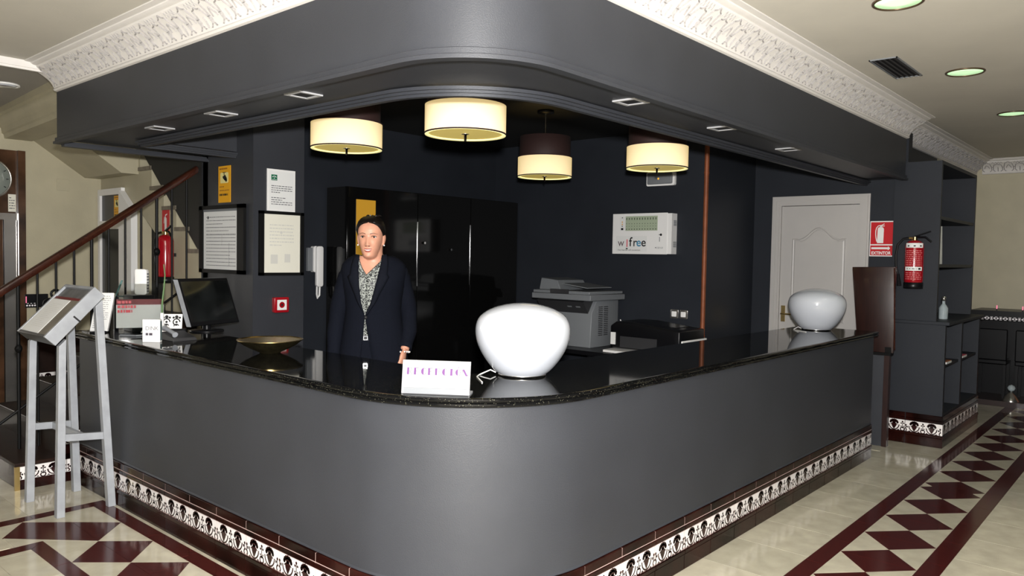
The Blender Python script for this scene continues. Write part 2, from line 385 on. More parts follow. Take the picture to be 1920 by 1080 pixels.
def cornice(name, pt, L, per=.223, ph=0., m=PLASTER, cuts=None, prof=PROF):
    n = max(2, int(L/.25)); ts = cuts or [L*i/n for i in range(n+1)]
    mb = MB(); mb.sweep([[pt(t,d,z) for t in ts] for d,z in prof])
    root = struct(mb.build(name, m))
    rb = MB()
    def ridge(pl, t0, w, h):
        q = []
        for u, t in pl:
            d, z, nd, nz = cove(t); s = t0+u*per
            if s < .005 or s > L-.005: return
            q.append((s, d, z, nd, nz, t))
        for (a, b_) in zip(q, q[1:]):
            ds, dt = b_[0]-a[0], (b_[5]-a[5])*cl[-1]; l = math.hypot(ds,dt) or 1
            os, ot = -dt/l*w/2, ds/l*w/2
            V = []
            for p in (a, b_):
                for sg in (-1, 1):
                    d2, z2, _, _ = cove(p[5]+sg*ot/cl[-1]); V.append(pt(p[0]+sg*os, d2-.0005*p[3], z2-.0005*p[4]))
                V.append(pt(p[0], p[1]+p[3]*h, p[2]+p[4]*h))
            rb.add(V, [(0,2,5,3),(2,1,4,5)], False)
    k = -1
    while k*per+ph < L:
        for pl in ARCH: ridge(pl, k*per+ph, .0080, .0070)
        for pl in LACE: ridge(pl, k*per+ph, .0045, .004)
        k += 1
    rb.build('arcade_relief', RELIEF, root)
    return root
bp = Path(.42, 4.10, 5.44)
cuts = [bp.l1*i/10 for i in range(10)]+[bp.l1+bp.la*i/14 for i in range(14)]+[bp.l1+bp.la+(bp.L-bp.l1-bp.la)*i/12 for i in range(13)]
cornice('trim_1', bp.pt, bp.L, cuts=cuts, ph=.06)
cornice('trim_2', lambda t,d,z: (5.45+t, YU-d, z), 3.45)
cornice('trim_3', lambda t,d,z: (8.9-d, .02-t, z), 3.3)
# plain cornice on the stair side
mb = MB()
Fa = Vector((.30,7.2,0)); Fb = Vector((-.02,3.95,0))
PL = [(0,2.60),(.03,2.60),(.035,2.63),(.05,2.66),(.05,2.70),(.10,2.74),(.12,2.78),(.15,2.80),(.15,2.84),(0,2.84)]
# ------------------------------------------------------------------ marble floor pieces
TZ = 0.0
def tile_poly(pts, m, parent=floor, name='tile', z0=-.0032, z1=TZ, gap=.0012):
    cx = sum(p[0] for p in pts)/len(pts); cy = sum(p[1] for p in pts)/len(pts)
    q = []
    for x, y in pts:
        l = math.hypot(x-cx, y-cy); k = max(0, 1-gap*1.4/l); q.append((cx+(x-cx)*k, cy+(y-cy)*k))
    mb = MB(); mb.fpoly(FZ, q, z0, z1); return mb.build(name, m, parent)
def tiles_rect(x0, x1, y0, y1, s=.42, m=(MARBLE, MARBLE2), ox=0., oy=0.):
    nx0 = math.floor((x0-ox)/s); nx1 = math.ceil((x1-ox)/s); ny0 = math.floor((y0-oy)/s); ny1 = math.ceil((y1-oy)/s)
    for i in range(nx0, nx1):
        for j in range(ny0, ny1):
            a0, a1 = max(x0, ox+i*s), min(x1, ox+(i+1)*s); b0, b1 = max(y0, oy+j*s), min(y1, oy+(j+1)*s)
            if a1-a0 > .01 and b1-b0 > .01: tile_poly([(a0,b0),(a1,b0),(a1,b1),(a0,b1)], random.choice(m))
# right-hand band along X
Y1a, Y1b, Y2a, Y2b = -.42, -.52, -.905, -1.01
XE = 8.25
for i in range(18):
    x0 = .9+.42*i; x1 = min(x0+.42, XE)
    if x1 > x0:
        tile_poly([(x0,Y1b),(x1,Y1b),(x1,Y1a),(x0,Y1a)], REDM); tile_poly([(x0,Y2b),(x1,Y2b),(x1,Y2a),(x0,Y2a)], REDM)
YM = (Y1b+Y2a)/2; HB = (Y1b-Y2a)/2
def clip(poly, x, keep_less):
    out = []
    for (a, b_) in zip(poly, poly[1:]+poly[:1]):
        ia = (a[0] <= x) == keep_less; ib = (b_[0] <= x) == keep_less
        if ia: out.append(a)
        if ia != ib: k = (x-a[0])/(b_[0]-a[0]); out.append((x, a[1]+(b_[1]-a[1])*k))
    return out
def band(c0, pitch, xa, xb):
    k = -12
    while True:
        c = c0+pitch*k; k += 1
        if c-pitch/2 > xb: break
        if c+pitch < xa: continue
        h = pitch/2
        for pl, m in (([(c-h,YM),(c,Y2a),(c,YM),(c,Y1b)], REDM), ([(c,Y1b),(c,YM),(c,Y2a),(c+h,YM)], REDM), ([(c,Y1b),(c+h,YM),(c+2*h,Y1b)], MARBLE), ([(c,Y2a),(c+2*h,Y2a),(c+h,YM)], MARBLE2)):
            pl = clip(pl, xb, True); pl = clip(pl, xa, False) if pl else pl
            if len(pl) > 2: tile_poly(pl, m)
band(2.415, .4195, 1.0, 4.165); band(4.235, .4195, 4.165, XE)
tiles_rect(1.0, 8.2, Y1a, -.0, ox=.1, oy=-.42); tiles_rect(5.0, 5.58, 0, .36, ox=.1); tiles_rect(1.6, 8.2, -2.2, Y2b, ox=.22, oy=Y2b)
# left-hand band along Y, turning to -X
X1a, X1b, X2a, X2b = -.03, -.118, -.53, -.612
YT, YTi = 3.245, 2.745
for i in range(8):
    y1 = YT-.42*i; y0 = y1-.42
    tile_poly([(X1b,y0),(X1a,y0),(X1a,y1),(X1b,y1)] if i else [(X1b,y0),(X1a,y0),(X1a,y1),(X1b,y1-.09)], REDM)
    y1 = YTi-.42*i; y0 = y1-.42
    tile_poly([(X2b,y0),(X2a,y0),(X2a,y1),(X2b,y1)] if i else [(X2b,y0),(X2a,y0),(X2a,y1),(X2b,y1-.09)], REDM)
for i in range(5):
    x1 = X1a-.42*i; x0 = x1-.42
    tile_poly([(x0,YT-.09),(x1 if i else X1b,YT-.09),(x1,YT),(x0,YT)], REDM)
    x1 = X2a-.42*i; x0 = x1-.42
    tile_poly([(x0,YTi-.09),(x1 if i else X2b,YTi-.09),(x1,YTi),(x0,YTi)], REDM)
XM = (X1b+X2a)/2
for k in range(5):
    c = 2.32-.425*k
    tile_poly([(XM,c+.21),(X1b,c),(XM,c)], REDM); tile_poly([(XM,c),(X1b,c),(XM,c-.21)], REDM); tile_poly([(XM,c+.21),(XM,c-.21),(X2a,c)], REDM)
    tile_poly([(X1b,c),(X1b,c+.425),(XM,c+.2125)], MARBLE); tile_poly([(X2a,c),(XM,c+.2125),(X2a,c+.425)], MARBLE2)
tile_poly([(XM,2.535),(X1b,2.745),(-.31,2.95)], REDM); tile_poly([(XM,2.535),(-.31,2.95),(-.51,3.15),(-.67,2.94)], REDM)
tile_poly([(X1b,2.745),(X1b,YT-.09),(-.51,YT-.09)], MARBLE2); tile_poly([(XM,2.535),(X2a,2.745),(-.665,2.745),(-.665,2.94)], MARBLE)
tile_poly([(-.51,3.15),(-.67,2.94),(-.67,3.15)], MARBLE); tile_poly([(-.68,2.755),(-.88,2.95),(-1.08,2.755)], MARBLE); tile_poly([(-.685,2.95),(-.90,3.15),(-1.1,2.95),(-.89,2.755)], REDM)
tiles_rect(-1.4, X2b, 1.2, YTi-.09, ox=.05, oy=.1); tiles_rect(-1.4, .0, YT, 3.84, ox=-.03, oy=YT); tiles_rect(X1a, 0, 1.2, YT, oy=.1)

# ------------------------------------------------------------------ reception counter
CP = Path(.70, 3.71, 4.70)
ctr = thing('reception_counter', 'long charcoal grey reception counter with rounded corner and patterned tile plinth', 'counter', (0,0,0))
def cring(off, z, n=18): return ring(off, .70-off, z, 3.71, 4.70, n)
mb = MB(); mb.sweep([cring(.0,0), cring(.0,1.0), cring(.57,1.0), cring(.57,0)]); mb.build('counter_body', PAINT, ctr)
# patterned tile motif, drawn once in a tile's own (a, b) plane: a along, b up
def motif_shapes():
    W, H = .29, .098
    S = []
    for cx in (.075, .215):
        S.append([(cx-.004,.010),(cx+.004,.010),(cx+.019,.036),(cx+.024,.054),(cx+.013,.062),(cx-.013,.062),(cx-.024,.054),(cx-.019,.036)])
        S.append([(cx-.008,.060),(cx+.008,.060),(cx+.006,.070),(cx-.006,.070)])
        for i in range(7):
            t = pi*(.02+.96*i/6); S.append(circ(cx+.028*math.cos(t), .066+.021*math.sin(t), .0108, 8))
        S.append(circ(cx, .073, .017, 10))
        for sg in (-1, 1):
            S.append(circ(cx+sg*.027, .062, .0055, 7))
            S.append([(cx+sg*.020,.056),(cx+sg*.030,.050),(cx+sg*.026,.042),(cx+sg*.022,.050)])
    for cx, h in ((.145, .074), (0.008, .050), (.282, .050)):
        S.append([(cx-.0028,.028),(cx+.0028,.028),(cx+.0028,h),(cx-.0028,h)])
        S.append(circ(cx,h+.006,.0078,7)); S.append(circ(cx-.0105,h-.008,.0066,7)); S.append(circ(cx+.0105,h-.008,.0066,7))
        S.append(circ(cx-.011,.038,.0055,7)); S.append(circ(cx+.011,.038,.0055,7))
        S.append([(cx-.010,.026),(cx,.034),(cx+.010,.026),(cx,.020)])
    ST = []
    for cx in (.075, .215): ST.append(arc(cx,.050,.042,pi*1.0,pi*2.0,12,.046))
    ST.append(arc(.145,.014,.016,0,2*pi,12)); ST.append(arc(0.0,.014,.014,-.3*pi,.5*pi,6)); ST.append(arc(.29,.014,.014,.5*pi,1.3*pi,6))
    for cx in (.112, .178, .038, .252): S.append([(cx-.010,.0005),(cx+.010,.0005),(cx,.012)])
    return S, ST
MS, MST = motif_shapes()
def motif(F, parent, z0, c, flipname='painted_motif', a0=0., a1=.29):
    mb = MB()
    G = lambda a, b_, cc=0: F(a, z0+b_, cc)
    for pl in MS:
        if min(p[0] for p in pl) >= a0-.001 and max(p[0] for p in pl) <= a1+.001: mb.flat(G, pl, c)
    for pl in MST:
        q = [p for p in pl if a0 <= p[0] <= a1]
        if len(q) > 2: fstroke(mb, G, q, .0088, c)
    return mb.build(flipname, TINK, parent) if mb.v else None
ROWS = ((.0,.082,.012,TBROWN),(.0835,.106,.017,TBROWN),(.1075,.2055,.009,TWHITE),(.207,.232,.014,TBROWN),(.2335,.277,.010,TBROWN))
def tile_row(pt, spans, parent, motif_ok=True, first=[None]):
    for s0, s1, nseg in spans:
        g = .0024
        for z0, z1, d, m in ROWS:
            mb = MB(); ts = [s0+g+(s1-s0-2*g)*i/nseg for i in range(nseg+1)]
            e = .003
            mb.sweep([[pt(t,.0,z0) for t in ts], [pt(t,d-e,z0) for t in ts], [pt(t,d,z0+e) for t in ts], [pt(t,d,z1-e) for t in ts], [pt(t,d-e,z1) for t in ts], [pt(t,0,z1) for t in ts]])
            o = mb.build('tile', m, parent)
            if m is TWHITE:
                L = s1-s0
                if nseg == 1:
                    motif(lambda a,b_,c: Vector(pt(s0+a*(1 if L > .2 else 1),c,b_)), o, z0, d+.0006, a1=min(L,.29))
                else:
                    motif(lambda a,b_,c: Vector(pt(s0+a*L/.29,c,b_)), o, z0, d+.0012)
    # grout backing bed
def grout_bed(pt, ts, parent):
    mb = MB(); mb.sweep([[pt(t,-.001,0) for t in ts],[pt(t,.0085,.11) for t in ts],[pt(t,.0086,.274) for t in ts],[pt(t,-.001,.276) for t in ts]]); mb.build('grout_bed', GROUTP, parent)
sp = []
sR0 = CP.l1+CP.la
t = .698; xs = [.698+.2917*i for i in range(14)]+[4.70]
for a, b_ in zip(xs, xs[1:]): sp.append((sR0+a-.70, sR0+b_-.70, 1))
ys = [3.71,3.572,3.28,2.988,2.70,2.411,2.12,1.826,1.532,1.238,.944,.70]
for a, b_ in zip(ys, ys[1:]): sp.append((3.71-a, 3.71-b_, 1))
for i in range(4): sp.append((CP.l1+CP.la*i/4, CP.l1+CP.la*(i+1)/4, 6))
tile_row(CP.pt, sp, ctr)
grout_bed(CP.pt, [0, CP.l1]+[CP.l1+CP.la*i/18 for i in range(1,19)]+[CP.L], ctr)
mb = MB(); mb.sweep([cring(-.006,.282), cring(.0,.290), cring(.01,.290), cring(.01,.282)]); mb.build('tile_capping', PAINT, ctr)
# worktop
mb = MB()
def sring(off, z): return ring(off, .70-off, z, 3.74, 4.75, 20)
mb.sweep([sring(.0,1.0), sring(-.014,1.0), sring(-.022,1.004), sring(-.024,1.010), sring(-.022,1.016), sring(-.016,1.0195), sring(-.016,1.0205), sring(-.022,1.024), sring(-.024,1.030), sring(-.022,1.036), sring(-.014,1.040), sring(.0,1.040), sring(.62,1.040), sring(.625,1.035), sring(.625,1.0)])
tag(mb.build('worktop', GRANITE), 'polished black granite worktop running round on top of the grey counter', 'worktop')
WT = 1.04

# ------------------------------------------------------------------ white door, sign, flap
F = FX(5.6, 1.257, 0)                       # a: 0..0.93 across the outer frame
door = struct(thing('door_1', 'x', 'x', (5.6, .79, .12)))
del door['label']; del door['category']
mb = MB()
for k, (w0, d) in enumerate(((0,.012),(.018,.024),(.045,.018),(.075,.010))):
    w1 = (.018,.045,.075,.092)[k]
    for a0, a1, b0, b1 in ((w0,w1,.12,2.245-w0),(.93-w1,.93-w0,.12,2.245-w0),(w1,.93-w1,2.245-w1,2.245-w0)): mb.fbox(F, a0,a1,b0,b1,-.05,d)
mb.build('door_frame', DOORW, door)
mb = MB(); mb.fbox(F, .094,.836,.125,2.148,-.045,-.008)
leaf = mb.build('door_leaf', DOORW, door)
def outline(a0,a1,b0,b1,rise):
    top = []
    for i in range(25):
        k = i/24; x = a1-.0-(a1-a0)*k
        u = abs(2*k-1); y = b1
        if u < .72: y = b1+rise*(.5+.5*math.cos(pi*u/.72))
        if .72 <= u < .8: y = b1-.008*math.sin(pi*(u-.72)/.08)
        top.append((x,y))
    return [(a0,b0),(a1,b0)]+top
mb = MB()
O = [outline(.205+i,.725-i,1.02+i,1.83-i,.11) for i in (0,.010,.020,.032)]
lv = [-.008,-.001,-.006,-.001]
for (o1, c1), (o2, c2) in zip(zip(O,lv), zip(O[1:],lv[1:])):
    n = len(o1)
    for i in range(n): j = (i+1)%n; mb.add([F(*o1[i],c1),F(*o1[j],c1),F(*o2[j],c2),F(*o2[i],c2)], [(0,1,2,3)])
mb.flat(F, O[-1], -.001)
for i in (0,): mb.fbox(F, .205,.725,.27,.88,-.008,-.002)
mb.build('panel_moulding', DOORW, leaf, auto=False)
mb = MB(); mb.lathe([(.0,0),(.025,0),(.025,.008),(.009,.012),(.009,.045)], F(.135,1.08,-.008), 16, 'x'); P = [F(.135,1.08,.04), F(.18,1.08,.045), F(.25,1.078,.04)]
mb = MB(); mb.fbox(F,.115,.155,1.00,1.16,-.008,.0); mb.tube([F(.135,1.08,-.005),F(.135,1.08,.045),F(.17,1.08,.05),F(.25,1.08,.045)], .009, 10); mb.build('door_handle', BRASS, door)
mb = MB(); mb.tube([F(-.1,2.05,-.004)+Vector((0,0,0))]*1+[F(-.1,2.0,-.004)], .004)   # small fixing on the wall is omitted
sg = thing('exit_sign', 'red and white EXTINTOR sign with extinguisher pictogram beside the white door', 'sign', (5.6,.215,1.825)); sg.name = 'extinguisher_sign'; ORG[sg.name] = (5.6,.215,1.825)
F = FX(5.598, .322, 1.663)
mb = MB(); mb.fbox(F,0,.211,0,.325,0,.003); mb.build('sign_plate', WHITE, sg)
mb = MB(); mb.fbox(F,.007,.200,.112,.315,.003,.004); mb.fbox(F,.007,.200,.009,.101,.003,.004); mb.build('red_field', RED, sg)
mb = MB(); c = .0046
mb.flat(F, [(.064,.122),(.118,.122),(.120,.25),(.115,.264),(.100,.272),(.086,.272),(.070,.264),(.066,.25)], c)
mb.flat(F, [(.086,.270),(.101,.270),(.101,.288),(.086,.288)], c)
fstroke(mb, F, [(.10,.287),(.112,.294),(.124,.299)], .006, c); fstroke(mb, F, [(.10,.279),(.126,.280)], .007, c)
fstroke(mb, F, [(.088,.285),(.070,.280),(.056,.262),(.050,.235),(.050,.205),(.054,.17),(.062,.135)], .0075, c)
mb.flat(F, [(.016,.066),(.160,.066),(.160,.056),(.180,.075),(.160,.094),(.160,.084),(.016,.084)], c)
mb.build('pictogram', WHITE, sg)
text('EXTINTOR', F, .017, .018, .040, WHITE, sg, c=.0048, sx=.86, bold=.0012)
# counter flap, standing upright, and the low gate below it
fl = thing('counter_flap', 'dark mahogany counter flap raised upright at the end of the counter', 'flap', (5.18,.1,.83))
F = frame((5.16,.302,.828), (0,-1,-.004), (0,.035,1), (-1,0,0))
mb = MB(); mb.fpoly(F, [(.045,0),(.335,0),(.356,.745),(0,.735)], -.022, .012); mb.build('board', DARKW, fl, bevel=.003)
mb = MB(); mb.fbox(F,.340,.352,.03,.735,.008,.014); mb.build('edge_strip', RAILW, fl)
mb = MB()
for a in (.07,.27): mb = MB(); mb.fbox(F,a,a+.05,.001,.05,.012,.018); mb.build('hinge', BLACKM, fl)
gt = thing('low_gate', 'narrow grey gate panel with white front edge under the mahogany flap', 'gate', (5.2,.12,0))
mb = MB(); mb.box((5.19,.045,.0),(5.225,.21,.815)); mb.build('panel', PAINT, gt)
mb = MB(); mb.box((5.17,.205,.0),(5.23,.235,.815)); mb.build('front_edge', WHITE, gt)
mb = MB(); mb.box((5.18,.005,.0),(5.24,.047,.815)); mb.build('back_edge', DARKW, gt)
mb = MB(); mb.box((5.16,-.01,.80),(5.25,.24,.825)); mb.build('top_rail', BLACKM, gt)

# ------------------------------------------------------------------ tall shelf unit with tiled plinth
su = thing('shelf_unit', 'tall charcoal built-in shelf unit with patterned tile plinth at the right', 'shelves', (6.2,-.1,0))
X0, X1, Yf, Yu = 5.49, 6.98, -.355, -.277
YB = YU-.001
mb = MB(); mb.box((X0,Yf,0),(X0+.05,YB,1.07)); mb.box((X1-.05,Yf,0),(X1,YB,1.07)); mb.box((X0+.05,YB-.04,0),(X1-.05,YB,1.07)); mb.box((X0+.05,Yf,0),(X1-.05,YB-.04,.30)); mb.build('lower_carcass', PAINTB, su)
mb = MB(); mb.box((6.14,Yf,.30),(6.20,YB-.04,1.07)); mb.build('divider', PAINTB, su)
mb = MB(); mb.box((X0+.05,Yf+.02,.695),(6.14,YB-.04,.72)); mb.build('shelf', PAINTB, su); mb = MB(); mb.box((6.20,Yf+.02,.695),(X1-.05,YB-.04,.72)); mb.build('shelf', PAINTB, su)
mb = MB(); mb.box((X0+.0,Yf-.03,1.07),(X1+.02,YB,1.10)); mb.build('top_ledge', PAINTB, su, bevel=.004)
mb = MB(); mb.box((5.50,Yu,1.10),(5.54,YB,2.47)); mb.build('side_panel', PAINTB, su); mb = MB(); mb.box((6.92,Yu,1.10),(6.96,YB,2.47)); mb.build('side_panel', PAINTB, su)
mb = MB(); mb.box((5.54,YB-.03,1.10),(6.92,YB,2.47)); mb.build('back_panel', PAINTB, su); mb = MB(); mb.box((5.50,Yu,2.47),(6.96,YB,2.50)); mb.build('top_panel', PAINTB, su)
for z in (1.60, 2.02): mb = MB(); mb.box((5.54,Yu+.005,z-.028),(6.92,YB-.03,z)); mb.build('shelf', PAINTB, su)
PL1 = 0.455
def ppt(t, d, z):          # left face (toward -X) first, then the long front face
    if t <= PL1: return (X0-d, YU-t if t < PL1 else Yf-0, z)
    return (X0-d*0+(t-PL1), Yf-d, z)
def pleft(t,d,z): return (X0-d, YU-t, z)
def pfront(t,d,z): return (X0+t, Yf-d, z)
tile_row(pleft, [(.0,.165,1),(.165,.460,1)], su)
tile_row(pfront, [(-.012,.28,1),(.28,.57,1),(.57,.86,1),(.86,1.15,1),(1.15,1.44,1),(1.44,1.49,1)], su)
# things on the shelves
fg = thing('figurine', 'slim dark metal figurine on a flat base on the top shelf of the unit', 'ornament', (5.80,-.15,2.02))
mb = MB(); mb.lathe([(.0,0),(.07,0),(.07,.012),(.04,.03),(.02,.05),(.024,.10),(.036,.15),(.024,.20),(.014,.23),(.024,.26),(.022,.285),(.0,.30)], (5.80,-.15,2.02), 14); mb.build('statue', STEEL, fg)
mb = MB(); mb.tube([(5.815,-.16,2.12),(5.90,-.18,2.06),(5.97,-.19,2.03)], .007); mb.build('arm', BLACKM, fg)
o = MB(); F = frame((5.62,-.02,2.021),(1,0,0),(0,.25,.97),(0,-.97,.25)); o.fbox(F,0,.12,0,.085,0,.004); tag(o.build('leaflet', PAPER), 'small white leaflet leaning behind the figurine, at its left', 'leaflet')
o = MB(); F = frame((5.86,-.02,2.021),(1,-.1,0),(0,.25,.97),(0,-.97,.25)); o.fpoly(F,[(0,0),(.2,0),(.26,.11),(.05,.13)],0,.004); tag(o.build('leaflet', PAPER), 'large pale leaflet leaning behind the figurine, at its right', 'leaflet')
br = thing('brochure', 'upright white and blue brochure at the left edge of the middle shelf', 'brochure', (5.62,-.2,1.60))
F = frame((5.545,-.262,1.602),(1,0,0),(0,.03,1),(0,-1,.03))
mb = MB(); mb.fbox(F,0,.16,0,.335,-.006,0); mb.build('sheet', PAPER, br)
mb = MB(); mb.flat(F,[(.0,.0),(.055,.012),(.065,.23),(.02,.28),(0,.29)],.0008); mb.build('blue_print', BLUE, br)
bt = thing('glass_bottle', 'small clear glass bottle standing on the ledge of the shelf unit', 'bottle', (5.93,-.24,1.10))
mb = MB(); mb.lathe([(0,0),(.036,0),(.038,.01),(.038,.10),(.024,.125),(.013,.14),(.013,.165)], (5.93,-.24,1.10), 16); mb.build('body', GRASS, bt)
mb = MB(); mb.lathe([(0,.165),(.018,.165),(.018,.205),(0,.207)], (5.93,-.24,1.10), 12); mb.build('stopper', STEEL, bt)
for i, (x, z, m, lab) in enumerate(((5.72,.72,ORANGEW,'orange and white leaflet lying at the front of the left shelf'),(6.36,.72,PINKI,'pink and white leaflet lying on the right shelf'))):
    t = thing('folded_leaflet', lab, 'leaflet', (x,Yf+.1,z))
    mb = MB(); mb.box((x-.09,Yf+.01,z),(x+.10,Yf+.16,z+.018)); mb.build('pages', PAPER, t)
    mb = MB(); mb.box((x-.09,Yf+.012,z+.018),(x+.10,Yf+.16,z+.021)); mb.build('cover', m, t)

# ------------------------------------------------------------------ fire extinguishers
def extinguisher(label, c, s, labels=True, Ld=(0,1,0), Nd=(-1,0,0), r=.088):
    x, y, z = c
    t = thing('fire_extinguisher', label, 'extinguisher', c)
    C0 = Vector(c); Ld = Vector(Ld); Nd = Vector(Nd)
    def Q(l, n, h_): return C0+Ld*l+Nd*n+Vector((0,0,h_))
    h = .40*s; r = r*s
    mb = MB(); mb.lathe([(0,.03),(r*.96,.03),(r,.05),(r,h),(r*.93,h+.03*s),(r*.7,h+.055*s),(r*.3,h+.068*s),(0,h+.07*s)], c, 28); body = mb.build('cylinder', REDP, t)
    mb = MB(); mb.lathe([(0,-.02),(r*1.01,-.02),(r*1.03,0),(r*1.03,.03),(r*.9,.035),(0,.035)], c, 28); mb.build('foot', BLACKP, t)
    mb = MB(); mb.lathe([(0,h+.065*s),(.024*s,h+.065*s),(.024*s,h+.10*s),(0,h+.10*s)], c, 14); mb.tube([Q(0,0,h+.085*s),Q(.055*s,.01,h+.088*s)], .014*s); mb.build('valve', BRASS, t)
    mb = MB(); mb.bar(Q(0,0,h+.105*s),Q(-.145*s,.01,h+.155*s),.02*s,.012*s); mb.build('lever', BLACKP, t)
    mb = MB(); mb.tube([Q(0,0,h+.10*s),Q(-.10*s,.01,h+.097*s),Q(-.155*s,.01,h+.05*s)],.010*s,8); mb.build('carrying_handle', BLACKP, t)
    mb = MB(); mb.tube([Q(.05*s,.02,h+.088*s),Q(.10*s,.03,h+.08*s),Q(.150*s,.03,h+.02*s),Q(.165*s,.03,h-.08*s),Q(.160*s,.03,h-.2*s),Q(.135*s,.03,h-.30*s)], .012*s, 10); mb.build('hose', BLACKP, t)
    mb = MB(); mb.tube([Q(.137*s,.03,h-.28*s),Q(.122*s,.03,h-.40*s)], [.014*s,.022*s], 10); mb.build('nozzle', BLACKP, t)
    mb = MB(); mb.bar(Q(0,-r-.012,.22), Q(0,-r+.01,.22), .06, .03); mb.build('wall_bracket', BLACKP, t)
    if labels:
        a0 = math.atan2(CAM.y-y, CAM.x-x)
        def wrap(a, b_, cc=0): q = a0-(a-.0)/r*-1; return Vector((x+(r+.0012+cc)*math.cos(q), y+(r+.0012+cc)*math.sin(q), z+b_))
        def patch(bd, a_0, a_1, b0, b1, cc=0, n=8): bd.strip([[wrap(a_0+(a_1-a_0)*i/n, b0, cc) for i in range(n+1)], [wrap(a_0+(a_1-a_0)*i/n, b1, cc) for i in range(n+1)]])
        mb = MB(); patch(mb,-.075,.075,.335,.375); mb.build('white_label', PAPER, t); mb = MB(); patch(mb,-.078,.070,.135,.170); mb.build('white_label', PAPER, t)
        mb = MB(); rnd = random.Random(3)
        for row in range(15):
            b0 = .06+row*.0175
            if .118 < b0 < .18: continue
            a = -.07
            while a < .06: w = rnd.uniform(.008,.03); patch(mb, a, min(a+w,.066), b0, b0+.007, .0004, 2); a += w+.006
        mb.build('small_print', PINKP, t)['kind'] = 'stuff'
        mb = MB()
        for a in (-.05,0,.05): patch(mb,a-.008,a+.008,.345,.356,.0006,2)
        patch(mb,-.06,.02,.149,.155,.0006,3); patch(mb,.035,.055,.145,.160,.0006,2); mb.build('black_print', INKD, t)
    return t
PINKP = mat('pink_print', (.55, .16, .16, 1), .5)
extinguisher('red fire extinguisher with white label bands hanging beside the mahogany flap', (5.412,-.105,1.405), .86)

# ------------------------------------------------------------------ far right bar
bar = thing('bar_console', 'long black bar top edged with rows of white beads, at far right', 'bar', (8.3,-.8,0))
mb = MB(); mb.box((8.28,-2.2,1.012),(8.9,-.03,1.08)); mb.build('bar_top', BLACKP, bar)
mb = MB(); mb.box((8.28,-2.2,.975),(8.86,-.03,1.012)); mb.build('bead_rail', BLACKP, bar)
mb = MB()
for i in range(36): y = -.06-.03*i; mb.lathe([(0,-.012),(.009,-.006),(.009,.006),(0,.012)], (8.277,y,.994), 6, 'y')
for i in range(24):
    y = -.06-.045*i; mb.box((8.276,y-.012,1.008),(8.28,y+.012,1.012)); mb.box((8.276,y-.012,.975),(8.28,y+.012,.979))
o = mb.build('beads', BEAD, bar); o['kind'] = 'stuff'
mb = MB(); mb.box((8.8,-2.2,0),(8.9,-.0,.975)); mb.build('bar_front', BLACKP, bar)
for y, lab in ((-.28,'short pink LED tube standing on the bar, left of the pair'),(-.53,'short pink LED tube standing on the bar, right of the pair')):
    t = thing('led_tube', lab, 'lamp', (8.33,y,1.08)); mb = MB(); mb.box((8.325,y-.006,1.08),(8.337,y+.006,1.10)); mb.build('base', BLACKP, t); mb = MB(); mb.box((8.327,y-.005,1.10),(8.335,y+.005,1.14)); mb.build('tube', LED, t)
mb = MB(); mb.box((8.21,-3.3,0),(8.8,.05,.06)); tag(mb.build('platform', DARKW), 'low reddish brown wooden platform in front of the dark bar', 'platform')
gd = thing('glass_dome', 'small clear glass dome with a ball finial on the brown platform', 'ornament', (8.30,-.46,.06))
mb = MB(); mb.lathe([(0,0),(.085,0),(.085,.012),(.075,.03),(.055,.07),(.02,.10),(.012,.112)], (8.30,-.46,.06), 20); mb.build('dome', STEEL, gd)
mb = MB(); mb.lathe([(.0,.11),(.03,.125),(.042,.15),(.03,.175),(0,.19)], (8.30,-.46,.06), 16); mb.build('finial', GRASS, gd)
for i, (y, lab) in enumerate(((-.22,'black bar chair in the dark under the beaded bar, nearer the shelf unit'),(-.62,'black bar chair in the dark under the beaded bar, at the picture edge'))):
    t = thing('bar_chair', lab, 'chair', (8.6,y,.06))
    mb = MB(); mb.box((8.45,y-.16,.45),(8.74,y+.16,.50)); mb.build('seat', BLACKP, t, bevel=.01)
    mb = MB(); mb.box((8.43,y-.16,.50),(8.47,y+.16,.86)); mb.build('backrest', BLACKP, t, bevel=.01)
    for xx in (8.46,8.71):
        for yy in (y-.14,y+.14): mb = MB(); mb.box((xx-.015,yy-.015,.06),(xx+.015,yy+.015,.45)); mb.build('leg', BLACKP, t)
t = thing('wooden_box', 'orange brown wooden box beside the bar chairs at the picture edge', 'box', (8.4,-.66,.06))
mb = MB(); mb.box((8.33,-.85,.06),(8.42,-.60,.46)); mb.build('case', ORANGEW, t, bevel=.004); mb = MB(); mb.box((8.32,-.86,.46),(8.43,-.59,.48)); mb.build('lid', ORANGEW, t)

# ------------------------------------------------------------------ ceiling fittings
def downlight(x, y, label):
    t = thing('downlight', label, 'ceiling light', (x,y,ZC), 'round ceiling downlights')
    mb = MB(); mb.lathe([(.106,-.0),(.117,-.0),(.117,-.006),(.110,-.010),(.104,-.007),(.103,-.002),(.106,-.0)], (x,y,ZC), 36, close=False); mb.build('ring', DRING, t)
    mb = MB(); mb.lathe([(0,-.004),(.05,-.005),(.105,-.003),(.105,0),(0,0)], (x,y,ZC), 32); mb.build('glass', DLIGHT, t)
    light('downlight_beam', 'SPOT', (x,y,ZC-.02), 9, (.86,1,.8), .08, spot_size=2.3, spot_blend=.6)
downlight(2.085,-.80,'round green-tinted ceiling downlight cut by the top edge of the picture'); downlight(3.81,-.757,'round green-tinted ceiling downlight right of the air vent'); downlight(5.61,-.765,'round green-tinted ceiling downlight, farthest of the three')
vt = thing('ceiling_vent', 'dark slatted air vent set in the cream ceiling', 'vent', (3.44,-.44,ZC))
F = frame((3.14,-.355,ZC-.001),(1,0,0),(.0,-1,0),(0,0,-1)); A, B_ = .60, .165
mb = MB()
